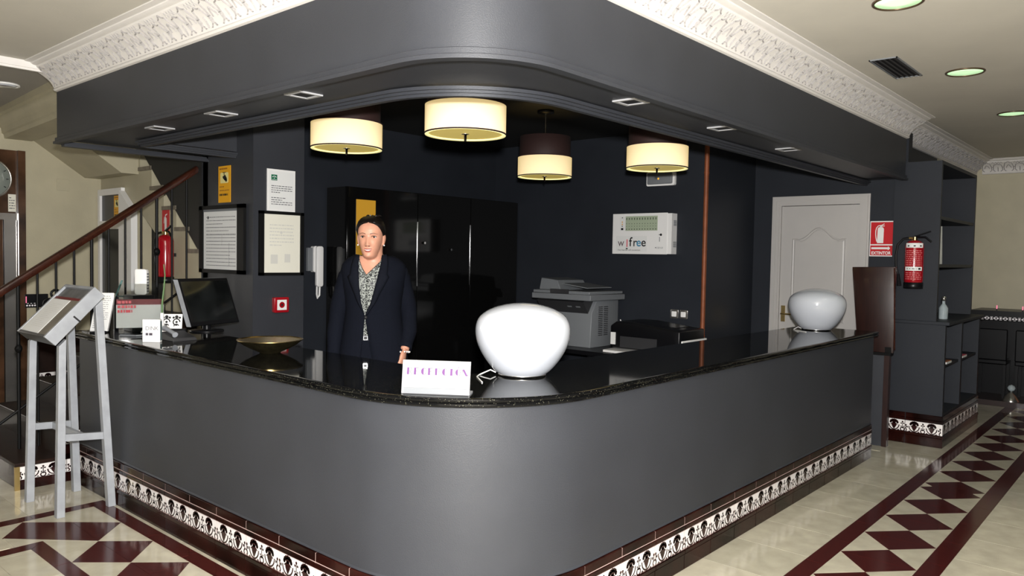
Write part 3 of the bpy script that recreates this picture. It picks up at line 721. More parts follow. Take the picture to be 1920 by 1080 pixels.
for a0,a1,b0,b1 in ((0,A,0,.008),(0,A,B_-.008,B_),(0,.01,0,B_),(A-.01,A,0,B_)): mb.fbox(F,a0,a1,b0,b1,-.004,.006)
mb.build('vent_frame', GREYPL, vt)
mb = MB(); mb.fbox(F,.01,A-.01,.008,B_-.008,-.02,.0005); mb.build('backing', INKD, vt)
for i in range(5):
    b0 = .014+i*.030; mb = MB(); mb.hexa([F(.01,b0,.001),F(A-.01,b0,.001),F(A-.01,b0+.004,.001),F(.01,b0+.004,.001),F(.01,b0+.018,.008),F(A-.01,b0+.018,.008),F(A-.01,b0+.022,.008),F(.01,b0+.022,.008)]); mb.build('slat', GREYPD, vt)
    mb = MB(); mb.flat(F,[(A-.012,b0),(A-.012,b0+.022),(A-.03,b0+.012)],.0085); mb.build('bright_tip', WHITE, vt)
spots = [(.172,1.335,'fifth'),(.185,2.155,''),(.205,2.955,''),(1.238,.160,''),(2.19,.146,''),(3.22,.168,'')]
labs = ['square white spot frame in the soffit above the left lamp shade','square white spot frame in the soffit above the yellow sign','square white spot frame in the soffit above the staircase, leftmost of all','square white spot frame in the soffit above the far right lamp shade','square white spot frame in the soffit, middle of the three on the right side','square white spot frame in the soffit above the white door']
for (x, y, _), lab in zip(spots, labs):
    t = thing('recessed_spot', lab, 'spotlight', (x,y,SOF), 'square spots in the beam soffit')
    mb = MB(); w, i_ = .066, .047
    for a0,a1,b0,b1 in ((-w,w,-w,-i_),(-w,w,i_,w),(-w,-i_,-i_,i_),(i_,w,-i_,i_)): mb.box((x+a0,y+b0,SOF-.007),(x+a1,y+b1,SOF))
    mb.build('spot_frame', SPOTF, t); mb = MB(); mb.box((x-i_,y-i_,SOF-.003),(x+i_,y+i_,SOF)); mb.build('dark_lens', INKD, t)
# ------------------------------------------------------------------ pendant lamps
def pendant(x, y, label):
    t = thing('pendant_lamp', label, 'lamp', (x,y,ZA), 'double drum pendant lamps over the desk'); c = (x,y,0)
    R1 = .225
    mb = MB(); mb.lathe([(0,ZA),(.07,ZA),(.07,ZA-.02),(.02,ZA-.03),(0,ZA-.03)], c, 20); mb.build('canopy', BLACKP, t)
    mb = MB(); mb.tube([(x,y,ZA-.02),(x,y,2.27)], .006, 8); mb.build('rod', CHROME, t)
    mb = MB(); mb.lathe([(R1-.012,2.435),(R1-.012,2.60),(R1-.018,2.60),(R1-.018,2.435)], c, 48, close=False); mb.build('upper_shade', SHADED, t)
    mb = MB(); mb.lathe([(R1,2.275),(R1,2.428),(R1-.005,2.428),(R1-.005,2.275)], c, 48, close=False); mb.build('lower_shade', SHADE, t)
    for z in (2.2715, 2.431):
        mb = MB(); mb.lathe([(R1-.004,z-.003),(R1+.0025,z-.003),(R1+.0025,z+.005),(R1-.004,z+.005),(R1-.004,z-.003)], c, 48, close=False); mb.build('trim_ring', SHADED, t)
    mb = MB(); mb.lathe([(R1-.020,2.270),(R1-.001,2.268),(R1-.001,2.2695),(R1-.020,2.274)], c, 48, close=False); mb.build('bottom_rim', SHRIM, t)
    mb = MB(); mb.lathe([(0,2.276),(R1-.02,2.276)], c, 48, close=False); mb.build('diffuser', DIFF, t)
    mb = MB(); mb.lathe([(0,2.276),(.022,2.276),(.022,2.272),(.008,2.270),(.007,2.235),(0,2.232)], c, 14); mb.build('finial', CHROME, t)
    mb = MB(); mb.lathe([(0,2.436),(.03,2.436),(.03,2.44),(0,2.445)], c, 12); mb.build('lamp_holder', CHROME, t)
    light('pendant_bulb', 'POINT', (x,y,2.35), 1.2, (1,.72,.35), .05)
pendant(1.045,2.17,'cream drum pendant lamp nearest the staircase, left of the row')
pendant(1.075,1.13,'cream drum pendant lamp hanging nearest, the largest in view')
pendant(3.05,2.16,'cream drum pendant lamp hanging in the back of the alcove, the smallest in view')
pendant(3.03,1.075,'cream drum pendant lamp beside the copper pipe, rightmost in view')

# ------------------------------------------------------------------ things in the alcove
wd = thing('wardrobe', 'tall glossy black wardrobe with silver joints behind the woman', 'wardrobe', (3.3,3.87,.12))
mb = MB(); mb.box((2.2,3.72,.12),(4.48,4.02,2.20)); mb.build('carcass', BLACKW, wd)
for x0, x1 in ((2.2,3.015),(3.021,3.745),(3.751,4.49)): mb = MB(); mb.box((x0+.002,3.70,.14),(x1,3.72,2.195)); mb.build('door', BLACKW, wd, bevel=.002)
for x in (3.018,3.748): mb = MB(); mb.box((x-.004,3.697,1.30),(x+.004,3.703,1.92)); mb.build('edge_strip', CHROME, wd)
mb = MB(); mb.box((2.285,3.694,1.50),(2.50,3.699,2.09)); mb.build('amber_reflection', AMBER, wd)  # added pane that paints a warm reflection onto the black door
for x, z in ((3.10,1.72),(3.46,1.66)): mb = MB(); mb.tube([(x,3.70,z),(x,3.68,z)], .012, 8); mb.build('lock', CHROME, wd)
ph = thing('wall_phone', 'white entry phone with hanging cord on the wall left of the wardrobe', 'phone', (2.07,4.05,1.45))
F = FY(2.0, 4.05, 1.28)
mb = MB(); mb.fbox(F,.0,.055,.16,.37,0,.035); mb.build('base_plate', GREYPL, ph, bevel=.004)
mb = MB(); mb.cbox(F,.05,.145,.15,.385,.0,.05,.015); mb.build('cradle', WHITE, ph)
mb = MB(); mb.cbox(F,.062,.13,.02,.385,.052,.085,.02); mb.build('handset', WHITE, ph, bevel=.004)
mb = MB(); mb.tube([F(.085,.03,.05),F(.09,-.05,.04),F(.105,-.085,.03),F(.125,-.06,.03),F(.13,.05,.03),F(.125,.15,.03)], .009, 8); mb.build('cord', WHITE, ph)
# framed papers on the pillar
fr = thing('framed_certificate', 'black frame with a bluish tariff sheet on the pillar, under the yellow sign', 'frame', (1.08,3.81,1.70))
F = FX(1.078, 4.155, 1.43)
mb = MB(); 
for a0,a1,b0,b1 in ((0,.70,0,.03),(0,.70,.505,.535),(0,.055,0,.535),(.60,.70,0,.535)): mb.fbox(F,a0,a1,b0,b1,0,.022)
mb.build('frame_border', FRAMEB, fr); mb = MB(); mb.fbox(F,.05,.605,.03,.51,0,.008); sh = mb.build('sheet', PAPER, fr)
print_lines(F,.10,.56,.05,.46,15,INK,sh,.009,seed=5,h=.18)
mb = MB()
for a0,a1,b0,b1 in ((.10,.30,.25,.252),(.10,.56,.30,.302),(.35,.352,.22,.30),(.46,.463,.06,.24),(.08,.57,.36,.362)): mb.flat(F,[(a0,b0),(a1,b0),(a1,b1),(a0,b1)],.0094)
mb.flat(F, circ(.13,.44,.014,8), .0094); mb.build('ruled_lines', INK, sh)
mb = MB(); mb.fbox(F,.055,.60,.487,.507,.008,.011); mb.build('grey_band', GREYPL, sh)
fr = thing('framed_certificate', 'black frame with a cream licence sheet, below the notice with the green emblem', 'frame', (1.32,3.36,1.66))
F = FY(1.122, 3.358, 1.425)
mb = MB()
for a0,a1,b0,b1 in ((0,.385,0,.022),(0,.385,.468,.490),(0,.038,0,.490),(.357,.385,0,.490)): mb.fbox(F,a0,a1,b0,b1,0,.022)
mb.build('frame_border', FRAMEB, fr); mb = MB(); mb.fbox(F,.036,.36,.02,.47,0,.008); sh = mb.build('sheet', PAPERC, fr)
FAINT = mat('faint_print', (.58,.57,.52,1), .6)
print_lines(F,.09,.30,.22,.40,7,FAINT,sh,.009,seed=9); mb = MB(); mb.fbox(F,.10,.16,.09,.16,.008,.0088); mb.fbox(F,.22,.27,.10,.165,.008,.0088); mb.flat(F,circ(.19,.33,.012,8),.0092); mb.build('stamp', FAINT, sh)
nt_ = thing('notice', 'white notice with a square green emblem above the cream licence', 'notice', (1.31,3.36,2.07))
F = FY(1.19, 3.358, 1.918)
mb = MB(); mb.fbox(F,0,.243,0,.318,0,.008); mb.build('board', WHITE, nt_)
mb = MB(); mb.fbox(F,.015,.228,.012,.302,.008,.009); sh = mb.build('sheet', PAPER, nt_)
mb = MB(); mb.fbox(F,.034,.084,.232,.276,.009,.0098); em = mb.build('green_emblem', GREEN, nt_)
mb = MB(); fstroke(mb,F,arc(.059,.252,.017,.1*pi,.9*pi,8,.012),.005,.0102); mb.flat(F,circ(.059,.250,.004,8),.0102); mb.flat(F,[(.038,.237),(.08,.237),(.08,.240),(.038,.240)],.0102); mb.build('emblem_arch', WHITE, em)
print_lines(F,.034,.215,.135,.200,4,INK,sh,.0096,seed=2); print_lines(F,.034,.215,.045,.110,4,INK,sh,.0096,seed=3)
def cctv(F, w, h, label, loc):
    t = thing('camera_sign', label, 'sign', loc)
    mb = MB(); mb.fbox(F,0,w,0,h,0,.004); mb.build('sign_plate', YELLOW, t)
    mb = MB(); mb.fpoly(F, rrect(w*.17,w*.83,h*.53,h*.82,w*.06,3), .004, .0048); mb.build('pale_field', YPALE, t)
    mb = MB(); c = .0054
    mb.flat(F,[(w*.36,h*.71),(w*.58,h*.76),(w*.72,h*.66),(w*.66,h*.60),(w*.54,h*.60),(w*.40,h*.66)],c); mb.flat(F,[(w*.46,h*.74),(w*.52,h*.76),(w*.52,h*.82),(w*.46,h*.82)],c); mb.flat(F,[(w*.35,h*.815),(w*.65,h*.815),(w*.65,h*.83),(w*.35,h*.83)],c)
    mb.flat(F,circ(w*.66,h*.61,w*.08,8),c); mb.build('camera_pictogram', INKD, t)
    BR = MATS.get('brown_print') or mat('brown_print', (.25,.08,.01,1), .5)
    print_lines(F,w*.1,w*.9,h*.88,h*.96,1,BR,t,.005,seed=1,h=.5); print_lines(F,w*.12,w*.9,h*.40,h*.47,1,BR,t,.005,seed=4); print_lines(F,w*.12,w*.9,h*.30,h*.37,1,BR,t,.005,seed=6); print_lines(F,w*.1,w*.9,h*.16,h*.25,1,INKD,t,.005,seed=8,h=.6)
cctv(FX(1.079,3.872,1.985), .186, .285, 'yellow camera surveillance sign high on the dark pillar', (1.08,3.78,2.13))
al = thing('alarm_button', 'red fire alarm call point on the pillar below the cream licence', 'alarm', (1.30,3.36,1.2))
F = FY(1.24, 3.36, 1.14); mb = MB(); mb.cbox(F,0,.125,0,.118,0,.04,.008); mb.build('box', REDP, al, bevel=.003)
mb = MB(); mb.fbox(F,.022,.103,.02,.098,.04,.0425); mb.build('face', PAPER, al); mb = MB(); mb.flat(F,circ(.062,.059,.024,14),.0432); mb.build('button', REDP, al); mb = MB(); mb.flat(F,circ(.062,.059,.009,10),.0438); mb.build('button_centre', INKD, al)
# fire panel with the wifi sticker
fp = thing('alarm_box', 'white fire alarm panel with the wifree sticker on the back wall', 'alarm', (4.45,2.03,1.84))
F = FX(4.40, 2.375, 1.647); W_, H_ = .632, .392
mb = MB(); mb.fbox(F,.02,.655,.004,.385,-.10,-.004); mb.build('back_box', WHITE, fp)
mb = MB(); mb.fbox(F,0,W_-.02,0,H_,-.006,.0); mb.build('cover', WHITE, fp, bevel=.003)
mb = MB(); mb.fbox(F,.085,.505,.225,.365,0,.002); wn = mb.build('window', mat('panel_green',(.36,.42,.30,1),.3), fp)
mb = MB(); mb.fbox(F,.085,.150,.225,.365,.002,.003); mb.build('key_strip', PAPER, wn)
mb = MB()
for i in range(12):
    for b0, r in ((.345,.0055),(.335,.0055),(.293,.004),(.268,.0035),(.240,.0055)): mb.flat(F, circ(.163+.0295*i,b0,r,6), .0028)
for b0 in (.352,.27): mb.flat(F, circ(.113,b0,.006,6), .0036)
mb.flat(F,[(.10,.232),(.126,.232),(.126,.252),(.10,.252)],.0036); mb.build('led_dots', INKD, wn)
mb = MB()
for b0 in (.31,.288): mb.flat(F, circ(.113,b0,.007,6), .0036)
mb.build('yellow_dots', YELLOW, wn)
mb = MB(); mb.fbox(F,.045,.395,.025,.175,0,.0015); st = mb.build('sticker', PAPER, fp)
GREYI = mat('warm_grey_ink', (.12,.08,.09,1), .6)
text('w', F,.066,.076,.105,GREYI,st,c=.0022,sx=.95); mb = MB(); mb.flat(F,[(.166,.068),(.178,.068),(.178,.142),(.166,.142)],.0022); mb.build('letter_stem', PINKI, st); mb = MB(); mb.flat(F,[(.160,.046),(.180,.046),(.180,.058),(.160,.058)],.0022); mb.build('letter_dot', INKD, st)
text('f', F,.195,.076,.125,INKD,st,c=.0022,bold=.0011); text('r', F,.238,.076,.115,INKD,st,c=.0022,bold=.0011); text('e', F,.276,.076,.115,BLUE,st,c=.0022,bold=.0011); text('e', F,.330,.076,.115,INKD,st,c=.0022,bold=.0011)
text('free internet wifi connection', F,.068,.032,.022,INKD,st,c=.0022,sx=1.0)
mb = MB(); mb.flat(F,circ(.545,.185,.012,10),.002); mb.flat(F,[(.522,.182),(.54,.182),(.54,.188),(.522,.188)],.002); mb.build('key_lock', INKD, fp); mb = MB(); mb.fbox(F,.528,.533,.12,.165,0,.003); mb.build('key', GREYPL, fp)
mb = MB(); mb.flat(F,circ(.49,.063,.006,6),.002); mb.build('maker_mark', INK, fp); print_lines(F,.50,.57,.052,.072,2,GREYPL,fp,.002,seed=7)
mb = MB()
for b0 in (.27,.07):
    for i in range(5): mb.fbox(frame((4.46,1.717,1.647),(1,0,0),(0,0,1),(0,-1,0)),-.03,.02,b0+i*.011,b0+i*.011+.006,.0,.005)
mb.build('side_grille', GREYPL, fp)
emg = thing('emergency_light', 'rectangular emergency light on the back wall below the rightmost lamp', 'light', (4.5,1.87,2.37))
F = FX(4.5, 2.045, 2.30); mb = MB(); mb.cbox(F,0,.305,0,.135,0,.03,.015); mb.build('housing', WHITE, emg); mb = MB(); mb.cbox(F,.02,.285,.015,.12,.03,.055,.012); mb.build('diffuser', GREYPL, emg, bevel=.006); mb = MB(); mb.flat(F,circ(.145,.065,.010,10),.0566); mb.build('indicator', mat('amber_led',(.5,.25,.02,1),.4,emit=(1,.5,.05,1),estr=.7), emg)
mb = MB(); mb.tube([(4.51,1.435,.12),(4.51,1.435,ZA)], .022, 14)
for z in (.9,1.7,2.4): mb.lathe([(.0225,z-.006),(.026,z-.006),(.026,z+.006),(.0225,z+.006)], (4.51,1.435,0), 14, close=False)
tag(mb.build('pipe', COPPER), 'shiny copper pipe running from floor to ceiling beside the back wall', 'pipe')
for k, (y, lab) in enumerate(((1.762,'double socket frame by the copper pipe, left one of the two'),(1.665,'double socket frame by the copper pipe, right one of the two'))):
    t = thing('wall_socket', lab, 'socket', (4.5,y,1.08), 'metal wall sockets by the pipe'); F = FX(4.5,y,1.045); mb = MB(); mb.cbox(F,0,.085,0,.085,0,.012,.008); mb.build('plate', STEEL, t, bevel=.002); mb = MB(); mb.cbox(F,.018,.067,.018,.067,.012,.018,.005); mb.build('rocker', WHITE, t, bevel=.001)
dk = thing('back_desk', 'long black work desk against the back wall under the alarm panel', 'desk', (4.15,2.5,.12))
mb = MB(); mb.box((3.75,1.48,.71),(4.495,3.55,.75)); mb.build('desk_top', BLACKP, dk, bevel=.003)
for y in (1.52,2.2,3.50): mb = MB(); mb.box((3.80,y-.02,.12),(4.48,y+.02,.71)); mb.build('side_panel', BLACKP, dk)
# multifunction copier
cp = thing('photocopier', 'grey multifunction copier with document feeder standing behind the large globe lamp', 'copier', (4.15,2.66,.75))
F = FX(3.93, 2.93, .75)
mb = MB(); mb.fpoly(frame((0,2.30,0),(1,0,0),(0,0,1),(0,1,0)), [(3.95,.75),(4.42,.75),(4.42,1.20),(4.05,1.20),(3.97,1.08)], 0, .62); mb.build('body', GREYPL, cp, bevel=.008)
mb = MB(); mb.hexa([(3.88,2.34,1.185),(3.98,2.34,1.06),(3.98,2.90,1.06),(3.88,2.90,1.185),(3.93,2.34,1.20),(4.06,2.34,1.20),(4.06,2.90,1.20),(3.93,2.90,1.20)]); mb.build('control_panel', GREYPD, cp)
mb = MB(); mb.box((3.86,2.24,1.20),(4.44,2.95,1.255)); mb.build('scanner_bed', GREYPL, cp, bevel=.006)
mb = MB(); mb.box((3.87,2.26,1.256),(4.43,2.94,1.285)); mb.build('lid', GREYPL, cp, bevel=.006)
mb = MB(); mb.hexa([(3.95,2.66,1.285),(4.42,2.66,1.285),(4.42,2.93,1.285),(3.95,2.93,1.285),(3.97,2.72,1.38),(4.40,2.72,1.38),(4.40,2.92,1.40),(3.97,2.92,1.40)]); mb.build('feeder_cover', GREYPL, cp, bevel=.006)
mb = MB(); mb.hexa([(3.97,2.36,1.31),(4.38,2.36,1.31),(4.38,2.66,1.345),(3.97,2.66,1.345),(3.97,2.36,1.318),(4.38,2.36,1.318),(4.38,2.66,1.353),(3.97,2.66,1.353)]); mb.build('paper_tray', GREYPL, cp)
mb = MB(); mb.box((3.875,2.50,1.258),(3.86,2.72,1.30)); mb.build('handle_recess', GREYPD, cp)
mb = MB()
for j in range(2):
    for i in range(16): mb.box((4.08+.09*j,2.2985,.86+i*.018),(4.15+.09*j,2.300,.868+i*.018))
mb.build('side_grille', GREYPD, cp)
mb = MB(); mb.tube([(4.43,2.28,1.0),(4.44,2.25,.9),(4.44,2.26,.76)], .006); mb.build('cable', WHITE, cp)
for y in (2.45,2.55): mb = MB(); mb.fbox(frame((3.925,y,1.13),(0,-1,0),(-.5,0,.6),(-.7,0,-.5)),0,.05,0,.02,0,.003); mb.build('key_pad', GREYPL, cp)
# small printer
pr = thing('printer', 'small black inkjet printer with a white base on the back desk', 'printer', (4.1,1.75,.75))
mb = MB(); mb.fpoly(frame((3.90,0,0),(0,-1,0),(0,0,1),(1,0,0)), [(-2.02,.79),(-1.36,.79),(-1.33,.82),(-1.33,.985),(-1.40,.99),(-1.80,1.03),(-1.98,1.03),(-2.04,.99),(-2.04,.82)], 0, .45); mb.build('body', BLACKP, pr, bevel=.012)
mb = MB(); mb.box((3.93,1.32,.752),(4.38,1.66,.90)); mb.build('white_side', WHITE, pr, bevel=.006)
mb = MB(); mb.hexa([(3.78,1.60,.752),(4.2,1.50,.752),(4.2,2.05,.752),(3.80,2.05,.752),(3.78,1.60,.775),(4.2,1.50,.785),(4.2,2.05,.785),(3.80,2.05,.775)]); mb.build('output_tray', WHITE, pr, bevel=.004)
mb = MB(); mb.box((3.892,1.98,.82),(3.90,2.03,.93)); mb.build('label_plate', PAPER, pr)
mb = MB(); mb.box((3.895,1.55,.80),(3.901,1.93,.90)); mb.build('paper_slot', GREYPD, pr)
mb = MB(); mb.hexa([(4.05,1.45,.99),(4.3,1.45,.99),(4.3,1.75,1.01),(4.05,1.75,1.01),(4.05,1.45,1.0),(4.3,1.45,1.0),(4.3,1.75,1.02),(4.05,1.75,1.02)]); mb.build('scanner_lid', BLACKP, pr)

# ------------------------------------------------------------------ on the worktop
def globe(x, y, label, ca):
    t = thing('globe_lamp', label, 'table lamp', (x,y,WT), 'opal globe lamps on the worktop')
    prof = [(.112,.008),(.140,.028),(.168,.062),(.189,.093),(.207,.126),(.219,.158),(.2255,.19),(.2265,.224),(.220,.255),(.206,.279),(.174,.304),(.135,.322),(.075,.338),(0,.344)]
    mb = MB(); mb.lathe(prof, (x,y,WT), 56, close=False); g = mb.build('opal_shade', OPAL, t, sub=1)
    mb = MB(); mb.lathe([(0,0),(.108,0),(.114,.003),(.116,.008),(.112,.012),(0,.012)], (x,y,WT), 48); mb.build('base_ring', CHROME, t)
    d = Vector((math.cos(ca), math.sin(ca), 0)); p = Vector((x,y,WT)); n = Vector((-d.y,d.x,0))
    mb = MB(); mb.tube([p+d*.125+Vector((0,0,.010)), p+d*.15+Vector((0,0,.022)), p+d*.178+n*.02+Vector((0,0,.012)), p+d*.20+n*.03+Vector((0,0,.003)), p+d*.21+n*.10+Vector((0,0,.003)), p+d*.18+n*.25+Vector((0,0,.003))], .003, 6); mb.build('cable', WHITE, t)
globe(.80,.452,'large white opal globe lamp on the rounded corner of the worktop', math.atan2(.75,-.66))
globe(4.47,.385,'white opal globe lamp at the far right end, before the white door', math.atan2(.75,-.66))
rs = thing('reception_sign', 'white acrylic tent sign reading RECEPCION in purple, on the worktop corner', 'sign', (.15,.355,WT))
o = Vector((.068,.471,WT)); u = (Vector((.227,.24,WT))-o); L = u.length; u.normalize(); nn = Vector((-u.y,u.x,0))*-1
if nn.dot(Vector((-1,-1,0))) < 0: nn = -nn
v = Vector((0,0,.985))-nn*.17
F = frame(o, u, v.normalized(), nn)
mb = MB(); mb.fbox(F,0,L,0,.135,-.012,0); mb.build('plate', SIGNW, rs, bevel=.002)
mb = MB(); mb.hexa([F(0,0,-.012),F(L,0,-.012),F(L,0,-.012)-nn*.07,F(0,0,-.012)-nn*.07,F(0,.006,-.012),F(L,.006,-.012),F(L,.006,-.012)-nn*.07,F(0,.006,-.012)-nn*.07]); mb.build('foot', SIGNW, rs)
mb = MB(); mb.fbox(F,.010,L-.004,.004,.025,0,.006); mb.build('bottom_lip', GREYPL, rs)
mbA = MB(); mbB = MB(); a = .020; lw, lh, b0 = .0228, .028, .077; c = .0012
for ch in 'RECEPCIÓN':
    G = lambda p: (a+p[0]*lw, b0+p[1]*lh)
    def A_(pl): mbA.flat(F, [G(p) for p in pl], c)
    def S_(pl): fstroke(mbB, F, [G(p) for p in pl], .0017, c)
    bar_ = [(0,0),(.38,0),(.38,1),(0,1)]
    if ch == 'R': A_(bar_); S_(arc(.45,.75,.42,pi/2,-pi/2,8,.25)); S_([(.5,.5),(.95,0)]); S_([(.38,.985),(.5,.985)])
    if ch == 'E': A_(bar_); S_([(.38,.98),(.85,.98)]); S_([(.38,.5),(.75,.5)]); S_([(.38,.02),(.85,.02)])
    if ch == 'C': A_([(.5,1)]+arc(.5,.5,.5,pi/2,3*pi/2,8)+[(.5,0)]); S_(arc(.5,.5,.42,pi/2,.15*pi,5,.48)); S_(arc(.5,.5,.42,-pi/2,-.15*pi,5,.48))
    if ch == 'P': A_(bar_); S_(arc(.45,.73,.45,pi/2,-pi/2,8,.26))
    if ch == 'I': A_([(.2,0),(.62,0),(.62,1),(.2,1)])
    if ch == 'Ó': A_([(.45,1)]+arc(.45,.5,.45,pi/2,3*pi/2,8)+[(.45,0)]); S_(arc(.45,.5,.48,pi/2,-pi/2,10,.49)); A_([(.42,1.1),(.60,1.35),(.68,1.3),(.52,1.08)])
    if ch == 'N': A_([(0,.95),(.35,.95),(.95,.05),(.95,0),(.62,0),(0,.85)]); S_([(.03,0),(.03,.9)]); S_([(.93,.05),(.93,1)])
    a += .0290 if ch != 'I' else .0255
mbA.build('purple_lettering', PURPLE, rs); mbB.build('fine_lettering', LILAC, rs)
bw = thing('bowl', 'wide fluted bronze bowl on the left arm of the worktop', 'bowl', (.36,1.93,WT))
mb = MB(); n = 48
prof = [(.0,0),(.055,0),(.06,.006),(.10,.024),(.14,.046),(.172,.072),(.176,.075),(.168,.073),(.135,.05),(.095,.03),(.05,.014),(0,.012)]
vs_ = []
for i in range(n):
    q = 2*pi*i/n; k = 1+.018*(1 if i%2 else -1)
    for r, h in prof: rr = r*(k if .06 < r else 1); vs_.append((.36+rr*math.cos(q), 1.93+rr*math.sin(q), WT+h))
m_ = len(prof); mb.add(vs_, [(i*m_+j, ((i+1)%n)*m_+j, ((i+1)%n)*m_+j+1, i*m_+j+1) for i in range(n) for j in range(m_-1)], True); mb.build('basin', BRONZE, bw)
mb = MB(); mb.lathe([(.172,.071),(.179,.073),(.179,.077),(.172,.078),(.168,.074)], (.36,1.93,WT), 48); mb.build('rim', BRASS, bw)
# monitor on the left arm
mo = thing('monitor', 'black flat monitor with a silver side edge tilted on the worktop', 'monitor', (.52,3.05,WT))
p0 = Vector((.36,3.06,0)); dirv = Vector((.94,.33,0)).normalized(); nrm = Vector((dirv.y,-dirv.x,0)); upv = (Vector((0,0,1))-nrm*.27).normalized()
F = frame(Vector((.36,3.06,WT+.055)), dirv, upv, nrm)
F = frame(Vector((.435,3.10,WT+.05))+dirv*.05, (dirv-Vector((0,0,0))).normalized(), (upv+dirv*-.10).normalized(), nrm)
mb = MB(); mb.fbox(F,0,.47,0,.335,-.045,0); mb.build('housing', BLACKP, mo, bevel=.006)
mb = MB(); mb.fbox(F,.022,.45,.03,.315,0,.0012); mb.build('screen', LBLUE, mo)
mb = MB(); mb.fbox(F,-.006,.001,.0,.330,-.030,.004); mb.build('side_edge', SILVER, mo)
mb = MB(); mb.hexa([F(.15,.05,-.08),F(.29,.05,-.08),F(.29,.05,-.045),F(.15,.05,-.045),F(.19,.15,-.06),F(.25,.15,-.06),F(.25,.15,-.045),F(.19,.15,-.045)])
q = F(.22,0,-.07); mb.tube([(q.x,q.y,WT+.012),(q.x,q.y,WT+.10)], .028, 14); mb.build('stand_neck', BLACKP, mo)
mb = MB(); mb.lathe([(0,0),(.115,0),(.112,.010),(.03,.016),(0,.016)], (q.x,q.y,WT), 32); mb.build('stand_foot', BLACKP, mo)
# phone in front of the monitor
dp = thing('desk_phone', 'dark grey desk phone in front of the monitor', 'phone', (.28,2.86,WT))
mb = MB(); mb.hexa([(.20,2.77,WT),(.36,2.77,WT),(.36,2.95,WT),(.20,2.95,WT),(.21,2.78,WT+.02),(.35,2.78,WT+.02),(.35,2.94,WT+.05),(.21,2.94,WT+.05)]); mb.build('body', GREYPD, dp, bevel=.004)
mb = MB(); mb.tube([(.225,2.79,WT+.04),(.225,2.81,WT+.048),(.225,2.92,WT+.07),(.225,2.935,WT+.072)], [.018,.013,.013,.018], 10); mb.build('handset', SILVER, dp)
# leaflet stands on the left end
ls = thing('leaflet_stand', 'white printed leaflet leaning in a stand behind the lectern', 'leaflet', (.09,3.60,WT))
F = frame((.035,3.63,WT+.01), Vector((.75,-.66,0)), Vector((.20,.04,.97)), Vector((-.66,-.75,.05)))
mb = MB(); mb.fbox(F,0,.105,0,.265,-.008,.0); mb.build('sheet', PAPER, ls); print_lines(F,.01,.095,.02,.25,16,INK,ls,.0008,seed=12,h=.2)
mb = MB(); mb.fbox(F,.105,.112,0,.262,-.022,.0); mb.build('side_edge', WHITE, ls); mb = MB(); mb.box((.01,3.56,WT),(.12,3.70,WT+.012)); mb.build('stand_foot', BLACKP, ls)
ac = thing('leaflet_holder', 'clear acrylic leaflet holder with red-headed papers on the worktop', 'holder', (.28,3.42,WT))
u_ = Vector((.87,-.35,0)).normalized(); n_ = Vector((u_.y,-u_.x,0)); 
F = frame((.11,3.42,WT), u_, (0,0,1), n_)
mb = MB(); mb.fbox(F,0,.31,.0,.34,.0,.004); mb.fbox(F,.0,.31,0,.004,-.09,.0); mb.fbox(F,0,.004,0,.20,-.09,.0); mb.fbox(F,.306,.31,0,.20,-.09,0); mb.build('acrylic_shell', ACRYL, ac)
mb = MB(); mb.fbox(F,.012,.30,.04,.215,-.018,-.010); sh = mb.build('paper_stack', PAPER, ac)
mb = MB(); mb.fbox(F,.012,.30,.195,.232,-.009,-.007); mb.build('red_header', mat('dark_red_card',(.16,.012,.016,1),.5), ac)
print_lines(F,.02,.13,.135,.225,3,REDP,ac,.0055,name='red_lettering',seed=21,h=.6)
mb = MB(); mb.hexa([F(.16,.004,-.03),F(.20,.004,-.03),F(.20,.004,-.08),F(.16,.004,-.08),F(.285,.20,-.03),F(.302,.20,-.03),F(.302,.20,-.08),F(.285,.20,-.08)]); mb.build('leaning_papers', PAPER, ac)
rt = thing('wifi_router', 'white upright router box standing on a black carton', 'router', (.31,3.57,WT+.25))
mb = MB(); mb.cbox(frame((.297,3.553,WT+.252),(.66,-.75,0),(0,0,1),(-.75,-.66,0)),0,.082,0,.178,-.04,0,.016,4); mb.build('case', WHITE, rt, bevel=.004)
mb = MB(); F2 = frame((.297,3.553,WT+.252),(.66,-.75,0),(0,0,1),(-.75,-.66,0))
for i in range(7): mb.fbox(F2,.082,.084,.02+.02*i,.03+.02*i,-.035,-.005)
mb.build('side_vents', GREYPL, rt)
mb = MB(); mb.box((.26,3.50,WT),(.41,3.65,WT+.25)); tag(mb.build('carton', BLACKP, bevel=.003), 'plain black carton under the white router', 'box')
# open tablet-like frame
lt = thing('display_easel', 'small thin easel with a teal edge left of the white router', 'easel', (.19,3.68,WT))
mb = MB(); mb.bar((.215,3.66,WT+.24),(.25,3.64,WT+.35),.008,.012); mb.bar((.215,3.66,WT+.24),(.28,3.645,WT+.235),.006,.008); mb.build('frame_bar', mat('teal_edge',(.03,.10,.09,1),.3), lt)
mb = MB(); mb.box((.205,3.655,WT),(.23,3.68,WT+.24)); mb.build('post', BLACKP, lt)
vs2 = thing('bud_vase', 'white long-necked bud vase with a single green stem', 'vase', (.30,3.14,WT))
mb = MB(); mb.lathe([(0,0),(.035,0),(.050,.012),(.056,.032),(.050,.052),(.030,.066),(.015,.074),(.012,.09),(.012,.150),(.014,.153),(.010,.153)], (.30,3.14,WT), 24); mb.build('vase_body', WHITE, vs2)
mb = MB(); mb.tube([(.30,3.14,WT+.12),(.302,3.14,WT+.22),(.312,3.135,WT+.32),(.318,3.135,WT+.40),(.312,3.14,WT+.47)], [.006,.006,.005,.004,.003], 6); mb.build('stem', GREENS, vs2)
mb = MB(); mb.box((.28,3.17,WT),(.29,3.18,WT+.001))
